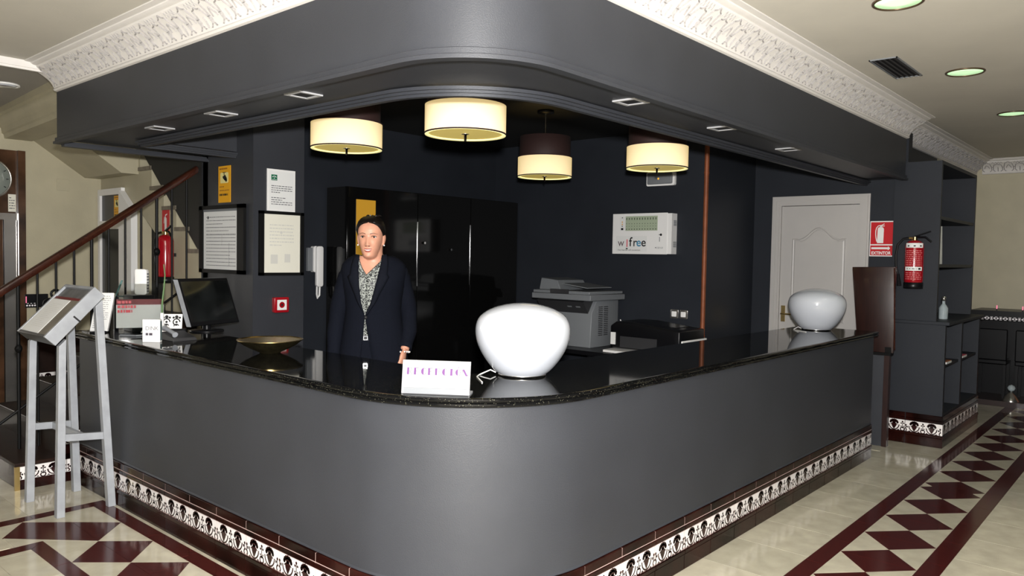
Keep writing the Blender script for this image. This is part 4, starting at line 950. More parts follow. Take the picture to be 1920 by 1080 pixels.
tb = thing('tile_ornament', 'white decorated tile with black scroll pattern behind the bud vase', 'tile', (.36,3.26,WT))
F = frame((.335,3.235,WT+.035), (.72,-.69,0), (.10,.1,.97), (-.69,-.72,.1))
mb = MB(); mb.fbox(F,0,.135,0,.105,-.01,0); tl = mb.build('tile_plate', WHITE, tb, bevel=.002)
mb = MB(); c = .0012
for cx in (.035,.10): fstroke(mb,F,arc(cx,.05,.022,0,1.6*pi,10),.008,c); mb.flat(F,circ(cx,.085,.012,8),c); mb.flat(F,circ(cx-.02,.08,.008,8),c); mb.flat(F,circ(cx+.02,.08,.008,8),c); fstroke(mb,F,arc(cx,.02,.016,.1*pi,pi,8),.006,c); mb.flat(F,circ(cx,.05,.008,8),c)
mb.build('scroll_pattern', INKD, tl); mb = MB(); mb.hexa([(.35,3.21,WT),(.45,3.12,WT),(.47,3.15,WT),(.37,3.24,WT),(.35,3.215,WT+.04),(.45,3.125,WT+.04),(.47,3.15,WT+.04),(.37,3.24,WT+.04)]); mb.build('stand', BLACKP, tb)
sb = thing('table_card', 'small white table card with grey lettering at the front of the worktop', 'card', (.10,2.82,WT))
F = frame((.055,2.86,WT), Vector((.70,-.71,0)), Vector((0,0,1)), Vector((-.71,-.70,0)))
mb = MB(); mb.fbox(F,0,.105,0,.140,-.035,0); mb.build('card_body', WHITE, sb, bevel=.003); mb = MB(); mb.fbox(F,.100,.106,.012,.13,-.03,-.004); mb.build('side_print', mat('teal_grey',(.10,.14,.14,1),.4), sb)
text('DINK', F,.018,.075,.034,INK,sb,c=.001,sx=.95); print_lines(F,.02,.09,.035,.06,1,LILAC,sb,.001,seed=3,h=.6)
mb = MB(); mb.tube([(.10,3.30,WT+.005),(.16,3.20,WT+.006),(.22,3.19,WT+.006),(.23,3.10,WT+.006),(.20,3.02,WT+.006)], .005, 6); tag(mb.build('cable', GREYPL), 'grey cable lying on the worktop under the leaflet holder', 'cable')

# ------------------------------------------------------------------ stair hall on the left
mb = MB(); mb.box((-3.6,6.27,0),(-.9,6.4,ZC)); mb.box((.43,6.27,0),(1.3,6.4,ZC)); mb.box((-.9,6.27,2.50),(.43,6.4,ZC)); struct(mb.build('wall_stair_back', CREAM))
mb = MB(); pts = [(4.165,0),(4.165,1.43)]
y, z = 4.165, 1.43
for i in range(6): z += .185; pts.append((y,z)); y += .24; pts.append((y,z))
pts += [(6.27,2.54),(6.27,0),(5.40,0),(5.40,1.98),(4.90,1.66),(4.90,0)]
Fs = frame((1.1,0,0),(0,1,0),(0,0,1),(1,0,0))
NOSE = mat('worn_step_nosing', (.16,.135,.10,1), .5, noise=.3, nscale=20)
mb.fpoly(Fs, pts, 0, .12); ws = struct(mb.build('wall_stair_side', CREAM))
y, z = 4.165, 1.43
for i in range(6):
    z += .185; mb = MB(); mb.fbox(Fs,y-.025,y+.24,z-.03,z+.004,-.02,.13); y += .24; struct(mb.build('upper_step', NOSE, ws))
mb = MB(); mb.fpoly(Fs, [(4.17,1.56),(4.17,2.83),(5.62,2.83),(5.42,2.60)], -.012, -.004); struct(mb.build('upper_balustrade', BLACKCEIL, ws))
mb = MB(); mb.box((1.225,4.80,0),(1.25,5.5,2.1)); struct(mb.build('recess_shade_panel', BLACKCEIL, ws))  # black panel added to paint the darkness inside the understair opening
mb = MB(); mb.box((2.0,4.2,0),(2.1,6.3,ZC)); struct(mb.build('wall_stair_well', BLACKCEIL))
mb = MB(); mb.fpoly(frame((0,5.40,0),(1,0,0),(0,0,1),(0,1,0)), [(1.1,2.30),(.95,2.30),(.18,2.836),(.66,2.836),(1.1,2.53)], 0, .87); struct(mb.build('wall_stair_soffit', CREAM))
# plain moulded beam over the stair foot
mb = MB()
PLN = [(0,2.60),(.02,2.60),(.025,2.635),(.04,2.645),(.045,2.69),(.065,2.71),(.085,2.75),(.085,2.775),(.11,2.785),(.11,2.84),(-.2,2.84),(-.2,2.60)]
mb.sweep([[(.16-.0-d+ (yy-4.12)*.06, yy, zz) for yy in (4.12,6.27)] for d, zz in PLN]); struct(mb.build('trim_4', CREAM))
cl2 = thing('ceiling_lamp', 'pale round lamp on the dim ceiling at the left picture edge', 'lamp', (-.11,4.86,2.836))
mb = MB(); mb.lathe([(0,-.02),(.07,-.018),(.09,0)], (-.11,4.86,2.836), 20); mb.build('glass', OPAL, cl2); mb = MB(); mb.lathe([(.085,0),(.10,0),(.10,-.012),(.085,-.012),(.085,0)], (-.11,4.86,2.836), 20, close=False); mb.build('ring', WHITE, cl2)
# door under the stairs
d2 = struct(thing('door_2', 'x', 'x', (1.1,5.98,0))); del d2['label']; del d2['category']
F = FX(1.098, 6.255, 0)
mb = MB()
for a0,a1,b0,b1 in ((0,.05,0,2.19),(.50,.56,0,2.19),(.05,.50,2.13,2.19),(.05,.50,1.80,1.88)): mb.fbox(F,a0,a1,b0,b1,0,.035)
mb.build('door_frame', WHITE, d2); mb = MB(); mb.fbox(F,.05,.50,0,1.80,0,.012); mb.build('door_leaf', BLACKP, d2); mb = MB(); mb.fbox(F,.05,.50,1.88,2.13,0,.012); mb.build('fanlight', GREYPD, d2)
cctv(FX(1.085, 5.905, 1.885), .13, .235, 'yellow camera surveillance sign over the dark door under the stairs', (1.1,5.84,2.0))
mb = MB(); mb.fpoly(Fs, [(5.42,0),(5.69,0),(5.69,2.16),(5.42,1.97)], -.06, -.002); struct(mb.build('trim_7', WHITE))
# lift door in brown marble on the back wall
d3 = struct(thing('door_3', 'x', 'x', (.1,6.27,0))); del d3['label']; del d3['category']
F = FY(0, 6.30, 0)
mb = MB(); mb.fbox(F,.37,.43,0,2.50,-.05,.06); mb.fbox(F,-.9,.37,1.92,2.50,-.05,.02); mb.build('door_frame', BMARB, d3)
for i, m in enumerate((STEEL,BMARB)+(STEEL,)*10):
    a1 = .365-.105*i; mb = MB(); mb.fbox(F,a1-.10,a1,0,1.92,-.04,.0 if i % 2 else .02); mb.build('door_panel', m if i < 2 else STEEL, d3)
mb = MB(); mb.fbox(F,-.9,.37,1.86,1.92,-.04,.035); mb.build('lintel', STEEL, d3)
ck = thing('wall_clock', 'round steel rimmed clock on the brown marble above the lift door', 'clock', (.125,6.28,2.22))
c = (.125,6.20,2.225)
mb = MB(); mb.lathe([(.165,.085),(.185,.08),(.185,.0),(.178,-.02),(.168,-.022),(.165,-.01),(.165,.085)], c, 40, 'y', close=False); mb.build('rim', STEEL, ck)
mb = MB(); mb.lathe([(0,-.005),(.166,-.005),(.166,.08),(0,.08)], c, 40, 'y'); mb.build('dial', mat('clock_dial',(.25,.28,.25,1),.2), ck)
F3 = FY(.125, 6.192, 2.225); mb = MB(); fstroke(mb,F3,[(0,0),(.05,.09)],.012,.0); fstroke(mb,F3,[(0,0),(-.11,.03)],.008,.0)
for i in range(12): q = pi/6*i; fstroke(mb,F3,[(.135*math.cos(q),.135*math.sin(q)),(.155*math.cos(q),.155*math.sin(q))],.008,0)
mb.build('hands', INKD, ck)
ntc = thing('notice', 'small white paper notice below the clock beside the lift', 'notice', (.31,6.28,2.02)); F4 = FY(.295,6.272,1.935); mb = MB(); mb.fbox(F4,0,.062,0,.16,0,.004); mb.build('sheet', PAPERC, ntc); print_lines(F4,.008,.055,.02,.14,5,INK,ntc,.005,seed=31)
sw = thing('blank_plate', 'square cream blanking plate on the cream wall over the stairs', 'plate', (.76,6.27,1.98)); F4 = FY(.70,6.27,2.16); mb = MB(); mb.fbox(F4,0,.11,0,.11,0,.006); mb.build('plate', CREAM, sw, bevel=.002); mb = MB(); mb.fbox(F4,.01,.10,.01,.10,.006,.008); mb.build('lid', CREAM, sw)
nb = thing('bar_reflection_box', 'small black stand-in box for the bar reflection, with white dots and red lights, behind the lectern', 'box', (.5,6.25,1.1)); F4 = FY(.415,6.24,1.045)  # made-up box standing in for the bar's reflection
mb = MB(); mb.fbox(F4,0,.19,0,.125,-.03,.02); mb.build('case', BLACKP, nb)
mb = MB()
for i in range(5): mb.flat(F4, circ(.012+.022*i,.02,.008,8), .021)
for i in range(4): mb.flat(F4,[(.012+.028*i,.038),(.026+.028*i,.038),(.026+.028*i,.042),(.012+.028*i,.042)],.021)
mb.build('white_dots', BEAD, nb); mb = MB(); mb.fbox(F4,.002,.009,.045,.105,.02,.022); mb.build('reflected_red_lights', LED, nb)
sk = struct(thing('baseboard_stair', 'x', 'x', (.8,6.27,0))); del sk['label']; del sk['category']
mb = MB(); mb.box((.44,6.235,0),(1.09,6.269,.80)); mb.build('dark_panel', STAIRB, sk)
for k in range(3):
    x0 = .44+.217*k; mb = MB(); mb.box((x0+.002,6.228,.33),(x0+.215,6.235,.42)); tl = mb.build('tile', TWHITE, sk); motif(lambda a,b_,c_: Vector((x0+a*.217/.29,6.2274,.332+b_*.86)), tl, 0, 0)
# stair flight
st = thing('staircase', 'dark brown marble staircase with patterned side tiles, wooden handrail and black balusters', 'staircase', (-.34,4.4,0))
def spt(y0): return lambda t, d, z: (-.34+t, y0-d, z)
for i in range(6):
    x0 = -.34+.257*i; y0 = 3.85 if i < 1 else (3.90 if i < 2 else 4.22); x1 = 1.07
    mb = MB(); mb.box((x0+.01,y0,.18*i),(x1,5.2,.18*(i+1)-.025)); mb.build('riser', STAIRB if i else TBROWN, st)
    mb = MB(); mb.box((x0-.012,y0-.014,.18*(i+1)-.025),(x0+.285 if i < 5 else x1,5.2,.18*(i+1))); mb.build('tread', STAIRB, st, bevel=.004)
    if i < 3:
        zz = .18*i
        for k, s0 in enumerate((0,.29,.58)):
            L = .285
            mb = MB(); ex = x0+.012+s0; mb.box((ex,y0-.010,zz+.066),(ex+L,y0,zz+.152)); tl = mb.build('tile', TWHITE, st)
            motif(lambda a,b_,c_: Vector((ex+a*L/.29,y0-.0106-c_*0,zz+.068+b_*.84)), tl, 0, 0)
            mb = MB(); mb.box((ex,y0-.012,zz+.0),(ex+L,y0,zz+.064)); mb.build('tile', TBROWN, st)
mb = MB(); mb.box((-.355,3.832,0),(-.325,3.85,.158)); mb.build('corner_strip', BRASS, st)
rl = st
RY = 4.26
def rz(x): return 1.277+.70*(x+.33)
mb = MB(); n_ = Vector((-.57,0,.82))
prof_ = [(-.028,-.02),(.028,-.02),(.034,0),(.028,.022),(.012,.03),(-.012,.03),(-.028,.022),(-.034,0)]
mb.sweep([[tuple(Vector((x,RY,rz(x)))+Vector((0,1,0))*a+n_*b_) for x in (-.46,1.095)] for a, b_ in prof_]); mb.build('handrail', RAILW, rl)
mb = MB(); mb.tube([(-.42,RY,0),(-.42,RY,rz(-.42)-.02)], .014, 8); mb.lathe([(.014,.58),(.024,.60),(.028,.62),(.024,.64),(.014,.66)], (-.42,RY,0), 10, close=False); mb.build('newel', BLACKM, rl)
def step_z(x): return .18*max(0, min(6, math.floor((x+.34)/.257)+1)) if x > -.34 else 0
for k in range(11):
    x = -.205+.121*k; newel = k in (0, 4, 8)
    mb = MB(); r = .012 if newel else .0085
    mb.tube([(x,RY,step_z(x)),(x,RY,rz(x)-.02)], r, 8)
    if newel: mb.lathe([(r,-.03),(.022,-.015),(.026,0),(.022,.015),(r,.03)], (x,RY,(step_z(x)+rz(x))/2+.12), 10, close=False)
    mb.build('newel' if newel else 'baluster', BLACKM, rl)
for (x, zc, r) in ((-.02,1.20,.045),(.03,1.27,.038)):
    mb = MB(); mb.tube([(x+r*(1-.06*i)*math.cos(.6*i), RY, zc+r*(1-.06*i)*math.sin(.6*i)) for i in range(13)], .009, 8); mb.build('scroll', BLACKM, rl)
mb = MB(); mb.tube([(-.42,RY,.307),(1.05,RY,1.34)], .010, 8); mb.build('lower_rail', BLACKM, rl)
extinguisher('red fire extinguisher hanging on the cream stair wall, seen between the balusters', (1.018,4.67,1.345), .84, labels=False, r=.080)
es = thing('extinguisher_sign', 'narrow red sign with white extinguisher above the stair extinguisher', 'sign', (1.1,4.86,1.85)); F = FX(1.098,4.905,1.72)
mb = MB(); mb.fbox(F,0,.135,0,.235,0,.003); mb.build('sign_plate', RED, es); mb = MB(); mb.flat(F,[(.05,.04),(.09,.04),(.09,.16),(.07,.18),(.05,.16)],.0036); fstroke(mb,F,[(.07,.18),(.045,.17),(.035,.12)],.008,.0036); mb.flat(F,[(.06,.18),(.10,.195),(.10,.205),(.06,.195)],.0036); mb.build('pictogram', WHITE, es)

# ------------------------------------------------------------------ lectern
lc = thing('lectern', 'silver painted wooden lectern with a sloping box on four tall legs', 'lectern', (-.2,3.32,0))
A0 = Vector((-.417,3.56,1.088)); ux = Vector((0,-1,0)); vx = Vector((.276,0,.286)).normalized(); nx = Vector((-.286,0,.276)).normalized()
F = frame(A0, ux, vx, nx); BW, BL, BT = .50, .397, .082
mb = MB()
mb.fbox(F,BW-.022,BW,0,BL,-BT,0.0); mb.build('side_board', SILVER, lc, bevel=.002)
mb = MB(); mb.fbox(F,0,.022,0,BL,-BT,-.004); mb.build('side_board', SILVER, lc, bevel=.002)
mb = MB(); mb.fbox(F,0,BW-.022,0,.018,-BT,-.006); mb.build('front_board', GREYPD, lc, bevel=.002)
mb = MB(); mb.fbox(F,.022,BW-.022,BL-.018,BL,-BT,.0); mb.build('back_board', SILVER, lc, bevel=.002)
DGR = mat('worn_grey_board', (.10,.10,.10,1), .5, noise=.3, nscale=15); TAN = mat('brown_grey_board', (.16,.14,.11,1), .5, noise=.25, nscale=10)
mb = MB(); mb.fbox(F,.022,BW-.022,.018,BL-.018,-.03,-.018); mb.build('sloping_board', DGR, lc)
mb = MB(); mb.fbox(F,BW-.0,BW+.0015,.185,.195,-.085,-.035); mb.build('slot', INKD, lc)
mb = MB()
for i in range(6): mb.flat(frame(A0,ux,nx,-vx), circ(.03+.08*i,-.02,.003,6), .0006)
mb.build('nail_heads', CHROME, lc)
LEG = [((-.332,3.09),(-.318,3.085),1.055),((-.358,3.54),(-.335,3.535),1.05),((-.074,3.57),(-.122,3.535),1.285),((-.039,3.097),(-.115,3.085),1.285)]
for (x0,y0),(x1,y1),zt in LEG:
    mb = MB(); w, w2 = .0225, .020
    mb.hexa([(x0-w,y0-w,0),(x0+w,y0-w,0),(x0+w,y0+w,0),(x0-w,y0+w,0),(x1-w2,y1-w2,zt-.03),(x1+w2,y1-w2,zt+.01),(x1+w2,y1+w2,zt+.01),(x1-w2,y1+w2,zt-.03)]); mb.build('leg', SILVER, lc, bevel=.002)
for p, q in (((-.318,3.09,.475),(-.06,3.094,.45)),((-.345,3.54,.475),(-.09,3.56,.455)),((-.20,3.09,.462),(-.215,3.55,.465))):
    mb = MB(); mb.bar(p,q,.022,.042); mb.build('rung', SILVER, lc)
mn = thing('menu', 'white menu sheet on a red folder lying on the sloping lectern', 'menu', tuple(F(.2,.2,0)))
DRED = mat('dark_red_card2', (.13,.012,.014,1), .5)
mb = MB(); mb.fbox(F,.004,BW-.026,.020,.305,-.0165,-.013); mb.build('red_folder', DRED, mn)
mb = MB(); mb.fbox(F,.01,BW-.036,.020,.285,-.0125,-.0105); mb.build('brown_sheet', TAN, mn)
mb = MB(); mb.fbox(F,.004,.325,.019,.280,-.010,-.008); sh = mb.build('white_sheet', PAPER, mn); print_lines(F,.10,.27,.06,.25,14,FAINT,sh,-.0074,seed=17,h=.16)

# ------------------------------------------------------------------ the woman behind the counter
SKIN = mat('skin', (.46,.225,.15,1), .42, spec=.4, noise=.06, nscale=30)
HAIR = mat('dark_hair', (.0045,.003,.0025,1), .42, spec=.3, noise=.4, nscale=60)
NAVY = mat('navy_wool', (.0038,.0046,.0080,1), .9, spec=.08, noise=.2, nscale=120)
NAVY2 = mat('navy_lapel', (.0042,.005,.0085,1), .85, spec=.1, noise=.2, nscale=120)
LIP = mat('lip', (.27,.065,.055,1), .35); TEETH = mat('teeth', (.75,.72,.66,1), .3); EYEW = mat('eye_white', (.36,.33,.31,1), .25); IRIS = mat('iris', (.012,.007,.004,1), .1); PEARL = mat('pearl', (.75,.72,.68,1), .2); BROW = mat('brow', (.045,.020,.012,1), .6); LASH = mat('lash', (.012,.007,.005,1), .6)
LEO = mat('animal_print', (.3,.3,.3,1), .6); nt = LEO.node_tree; b = nt.nodes['Principled BSDF']
tc = nt.nodes.new('ShaderNodeTexCoord'); v = nt.nodes.new('ShaderNodeTexVoronoi'); v.feature = 'DISTANCE_TO_EDGE'; v.inputs['Scale'].default_value = 62
nz_ = nt.nodes.new('ShaderNodeTexNoise'); nz_.inputs['Scale'].default_value = 55; mxv = nt.nodes.new('ShaderNodeMix'); mxv.data_type = 'VECTOR'; mxv.inputs[0].default_value = .03
nt.links.new(tc.outputs['Object'], nz_.inputs['Vector']); nt.links.new(tc.outputs['Object'], mxv.inputs[4]); nt.links.new(nz_.outputs['Color'], mxv.inputs[5]); nt.links.new(mxv.outputs[1], v.inputs['Vector'])
rp = nt.nodes.new('ShaderNodeValToRGB'); rp.color_ramp.interpolation = 'CONSTANT'; rp.color_ramp.elements[0].color = (.26,.275,.25,1); rp.color_ramp.elements[1].position = .10; rp.color_ramp.elements[1].color = (.012,.013,.014,1)
e_ = rp.color_ramp.elements.new(.34); e_.color = (.10,.105,.10,1)
nt.links.new(v.outputs['Distance'], rp.inputs[0]); nt.links.new(rp.outputs[0], b.inputs['Base Color'])
PX, PY, PZ = .875, 1.70, .12
wm = thing('person', 'woman with dark pulled-back hair in a navy suit and animal-print blouse, standing behind the counter', 'person', (PX,PY,PZ))
wm.rotation_euler = (0, 0, math.atan2(-.786, -.617))
# local axes: x forward, y to her left (right in the picture), z up from the platform
TOR = [  # z, half width, front depth, back depth, centre y
 (.70,.185,.125,.13,.022),(.80,.190,.125,.135,.022),(.90,.182,.118,.125,.022),(1.00,.165,.112,.110,.022),(1.10,.148,.106,.098,.020),(1.16,.143,.104,.094,.020),(1.22,.148,.112,.096,.020),(1.29,.160,.126,.104,.020),
 (1.34,.168,.124,.108,.020),(1.385,.172,.104,.106,.020),(1.42,.166,.084,.098,.020),(1.445,.142,.070,.086,.020),(1.465,.108,.060,.074,.018),(1.485,.074,.052,.062,.016)]
def tor(z):
    z = max(TOR[0][0], min(TOR[-1][0], z))
    for a, b_ in zip(TOR, TOR[1:]):
        if z <= b_[0]: k = (z-a[0])/(b_[0]-a[0]); return [a[i]+(b_[i]-a[i])*k for i in range(1,5)]
NE = 2.3
def sgnp(v, p): return math.copysign(abs(v)**p, v)
def torp(th, z, s=0.):
    hw, df, db, cy = tor(z); c_, s_ = math.cos(th), math.sin(th)
    return (sgnp(c_,2/NE)*((df if c_ > 0 else db)+s)-.0, cy+sgnp(s_,2/NE)*(hw+s), z)
def tor_th(y, z, s=0.):
    hw, df, db, cy = tor(z); k = max(-.999, min(.999, (y-cy)/(hw+s))); return math.asin(sgnp(k, NE/2))
def torx(y, z, s=0.):
    return torp(tor_th(y,z,s), z, s)[0]
# head: centre line ring data (z from chin, half width, front, back)
HC = Vector((.030,.002,1.466)); HYAW = math.radians(-11); HTILT = math.radians(3)
HD = [(-.018,.016,.030,-.020),(-.010,.028,.055,-.035),(-.003,.036,.080,-.050),(.004,.041,.089,-.056),(.02,.047,.093,-.066),(.045,.0555,.094,-.076),(.07,.063,.092,-.086),(.095,.068,.090,-.094),(.12,.070,.088,-.098),(.14,.0715,.091,-.100),(.16,.071,.089,-.100),(.18,.067,.081,-.094),(.20,.058,.066,-.082),(.215,.044,.048,-.062),(.225,.028,.028,-.038),(.229,.004,.004,-.006)]
def hring(z):
    z = max(HD[0][0], min(HD[-1][0], z))
    for a, b_ in zip(HD, HD[1:]):
        if z <= b_[0]: k = (z-a[0])/(b_[0]-a[0]); k = k; return [a[i]+(b_[i]-a[i])*k for i in range(1,4)]
def g2(y, z, y0, z0, sy, sz): return math.exp(-((y-y0)/sy)**2-((z-z0)/sz)**2)
def bumps(y, z):
    d = 0
    nz = [(.125,.001,.009),(.115,.006,.009),(.10,.0125,.0095),(.085,.019,.0105),(.077,.022,.012),(.071,.019,.0125),(.064,.006,.013),(.056,.0,.012)]
    if nz[-1][0] < z < nz[0][0]:
        for a, b_ in zip(nz, nz[1:]):
            if b_[0] <= z <= a[0]: k = (a[0]-z)/(a[0]-b_[0]); h = a[1]+(b_[1]-a[1])*k; w = a[2]+(b_[2]-a[2])*k; d += h*math.exp(-(y/w)**2)
    for s_ in (-1, 1):
        d -= .010*g2(y,z,s_*.032,.117,.017,.011); d += .004*g2(y,z,s_*.030,.136,.022,.008); d += .004*g2(y,z,s_*.043,.083,.016,.016); d += .006*g2(y,z,s_*.012,.072,.006,.006)
    d += .004*g2(y,z,0,.046,.020,.005)+.0045*g2(y,z,0,.036,.018,.006)-.003*g2(y,z,0,.0255,.02,.005)+.006*g2(y,z,0,.010,.017,.010)
    return d
def headp(th, z, s=0.):
    w, f, bk = hring(z); c_, s_ = math.cos(th), math.sin(th)
    x = sgnp(c_,2/2.25)*(f+s if c_ > 0 else -bk+s); y = sgnp(s_,2/2.25)*(w+s)
    if c_ > .05: x += bumps(y, z)
    return Vector((x, y, z))
def facex(y, z):
    w, f, bk = hring(z); k = max(-.98, min(.98, y/w)); return headp(math.asin(sgnp(k,2.25/2)), z).x
HM = Matrix.Translation(HC) @ Matrix.Rotation(HYAW,4,'Z') @ Matrix.Rotation(HTILT,4,'Y')
def hw_(p): return tuple(HM @ Vector(p))
mb = MB()
nz, nth = 64, 72
zs = [HD[0][0]+(HD[-1][0]-HD[0][0])*i/nz for i in range(nz+1)]
R_ = [[hw_(headp(2*pi*j/nth, z)) for j in range(nth+1)] for z in zs]
mb.strip(R_, False, True); mb.add(R_[0][:-1], [list(range(nth))]); mb.add(R_[-1][:-1], [list(range(nth))])
def ell(bd, c_, r, M=None, n=14):
    vs_ = []; fs_ = []
    for i in range(n+1):
        for j in range(n):
            a = pi*i/n; q = 2*pi*j/n; p = Vector((r[0]*math.sin(a)*math.cos(q), r[1]*math.sin(a)*math.sin(q), r[2]*math.cos(a)))+Vector(c_)
            vs_.append(tuple(M @ p) if M else tuple(p))
    for i in range(n):
        for j in range(n): fs_.append((i*n+j, (i+1)*n+j, (i+1)*n+(j+1)%n, i*n+(j+1)%n))
    bd.add(vs_, fs_, True)
for s_ in (-1, 1):
    ell(mb, (-.012,s_*.074,.100), (.016,.008,.031), HM); ell(mb, (-.006,s_*.071,.078), (.009,.007,.012), HM); ell(mb, (-.018,s_*.079,.108), (.010,.006,.022), HM)
# neck and torso, arms, hands, legs (all fused into one skin by the remesh below)
neck = [(1.40,.085,.075,0),(1.435,.066,.062,.004),(1.465,.054,.056,.010),(1.50,.052,.058,.014),(1.54,.054,.062,.014)]
mb.strip([[(c0*0+x_*0+(.004+.6*(z-1.40)*.12)+ry_*math.cos(2*pi*j/24), .018+rx_*math.sin(2*pi*j/24), z) for j in range(25)] for z, rx_, ry_, c0 in neck for x_ in (0,)], False, True)
zs2 = [.72+(1.47-.72)*i/24 for i in range(25)]
R2 = [[torp(2*pi*j/40, z, -.016) for j in range(41)] for z in zs2]
mb.strip(R2, False, True); mb.add(R2[0][:-1], [list(range(40))]); mb.add(R2[-1][:-1], [list(range(40))])
RA = [(0,-.118,1.395),(-.015,-.145,1.30),(-.03,-.185,1.125),(-.005,-.198,1.02),(.03,-.205,.885)]
LA = [(0,.160,1.395),(-.025,.192,1.29),(-.055,.228,1.135),(.005,.228,1.03),(.085,.200,.925)]
mb.tube(RA, [.046,.045,.037,.034,.026], 16); mb.tube(LA, [.046,.045,.037,.034,.026], 16)
def hand(wrist, d, side, palm_n):
    W0 = Vector(wrist); d = Vector(d).normalized(); pn = Vector(palm_n).normalized(); lt = d.cross(pn).normalized()*side
    Mh = Matrix(((d.x,lt.x,pn.x,W0.x),(d.y,lt.y,pn.y,W0.y),(d.z,lt.z,pn.z,W0.z),(0,0,0,1)))
    ell(mb, (.048,0,0), (.054,.039,.015), Mh); ell(mb, (.075,0,.0), (.026,.041,.013), Mh)
    for k, (yy, ln) in enumerate(((.031,.066),(.011,.076),(-.010,.072),(-.030,.056))):
        P_ = [Vector((.07,yy*.9,0)), Vector((.092,yy,.002)), Vector((.092+ln*.42,yy*1.06,.010)), Vector((.092+ln*.72,yy*1.06,.026)), Vector((.092+ln*.88,yy*1.04,.046))]
        mb.tube([Mh @ p for p in P_], [.0095,.0092,.0085,.0078,.0062], 10)
    P_ = [Vector((.018,.026,.004)), Vector((.045,.046,.012)), Vector((.070,.056,.022)), Vector((.092,.056,.032))]
    mb.tube([Mh @ p for p in P_], [.0125,.0115,.0098,.0075], 10)
hand(RA[-1], (.10,.0,-1), 1, (-.3,1,0)); hand(LA[-1], (.35,-.25,-1), 1, (-.4,-.9,.1))
for s_, cy in ((-1,.022-.085),(1,.022+.085)):
    mb.tube([(0,cy,.80),(0,cy,.70),(.01,cy,.44),(-.01,cy,.28),(-.02,cy,.09)], [.09,.085,.056,.052,.036], 16)
    mb.tube([(-.05,cy,.055),(.02,cy,.05),(.10,cy,.03),(.16,cy,.022)], [.034,.036,.030,.018], 12)
body = mb.build('body', SKIN, wm, local=True, auto=False)
rm = body.modifiers.new('fuse', 'REMESH'); rm.mode = 'VOXEL'; rm.voxel_size = .0042; rm.use_smooth_shade = True
sm_ = body.modifiers.new('relax', 'SMOOTH'); sm_.factor = .5; sm_.iterations = 3
# face features
for s_ in (-1, 1):
    yy = s_*.032; zz = .116; xx = facex(yy, zz)
    q = MB(); ell(q, (xx-.0085,yy,zz), (.0122,.0138,.0074), HM, 12); ey = q.build('eye', EYEW, wm, local=True)
    q = MB(); q.add([hw_((xx+.0042-.0*a,yy+s_*-.0+.0058*math.cos(2*pi*a/14),zz+.0006+.0052*math.sin(2*pi*a/14))) for a in range(14)], [list(range(14))]); q.build('iris', IRIS, ey, local=True)
    q = MB(); U = []; D = []
    for i in range(11):
        t = -1+2*i/10; y1 = yy+t*.0155; zc_ = zz+.0058*(1-t*t)**.6-.0008
        U.append(hw_((max(facex(y1,zc_+.003),xx+.0035-.008*t*t)+.0022,y1,zc_+.0032))); D.append(hw_((max(facex(y1,zc_),xx+.0035-.008*t*t)+.0022,y1,zc_-.0002)))
    q.strip([U,D]); q.build('upper_lashes', LASH, wm, local=True)
    q = MB(); U = []; D = []
    for i in range(11):
        t = i/10; y1 = s_*(.013+.040*t); zc_ = .1345+.0065*math.sin(pi*min(1,t*1.15)*.75)-.006*t*t; w_ = .0036*(1-.75*t)+.0008
        U.append(hw_((facex(y1,zc_+w_/2)+.0016,y1,zc_+w_/2))); D.append(hw_((facex(y1,zc_-w_/2)+.0016,y1,zc_-w_/2)))
    q.strip([U,D]); q.build('eyebrow', BROW, wm, local=True)
    q = MB(); ell(q, (-.004,s_*.0765,.067), (.0045,.0045,.0045), HM, 10); q.build('pearl_earring', PEARL, wm, local=True)
def lipstrip(name, zc_, hgt, m, half=.0245, curve=.0, off=.0022, taper=1.):
    q = MB(); rows = [[] for _ in range(4)]
    for i in range(17):
        t = -1+2*i/16; y1 = t*half; k = (1-abs(t)**2.2)**.7*taper+.02; zc2 = zc_+curve*t*t
        for r in range(4):
            z1 = zc2+hgt*k*(r/3-.5); bul = .0022*math.sin(pi*r/3)*k; rows[r].append(hw_((facex(y1,z1)+off+bul,y1,z1)))
    q.strip(rows, False, True); return q.build(name, m, wm, local=True)
lipstrip('upper_lip', .0478, .0075, LIP, curve=.0025); lipstrip('lower_lip', .0352, .0085, LIP, half=.021, curve=.0060); lipstrip('teeth', .0418, .0062, TEETH, half=.0185, curve=.0045, off=.0016)
q = MB()
for s_ in (-1,1): ell(q, (facex(s_*.0085,.066)-.0,s_*.0085,.0655), (.003,.0042,.0022), HM, 8)
q.build('nostrils', BROW, wm, local=True)
# hair, pulled back
mb = MB(); rows = []
def hline(z):     # angle from the front where the hair begins
    T_ = [(-.02,2.35),(.02,2.2),(.06,2.0),(.085,1.85),(.105,1.72),(.13,1.42),(.15,1.18),(.165,.98),(.178,.75),(.188,.42),(.194,.0),(.24,0)]
    for a, b_ in zip(T_, T_[1:]):
        if z <= b_[0]: k = max(0,(z-a[0])/(b_[0]-a[0])); return a[1]+(b_[1]-a[1])*k
    return 0
zs3 = [-.015+(.2285+.015)*(1-(1-i/44)**1.3) for i in range(45)]
for z in zs3:
    h0 = hline(z); row = []
    for j in range(61):
        th = h0+(2*pi-2*h0)*j/60; e = min(1, (min(j,60-j)/5)) if h0 > .02 else 1
        p = headp(th, z, .001+.012*e); p.z += .008*max(0,(z-.15)/.08); row.append(hw_(p))
    rows.append(row)
mb.strip(rows, False, True); mb.add(rows[-1][:-1], [list(range(60))])
ell(mb, (-.105,0,.150), (.040,.048,.045), HM, 16); ell(mb, (-.055,.004,.222), (.035,.030,.018), HM, 12)
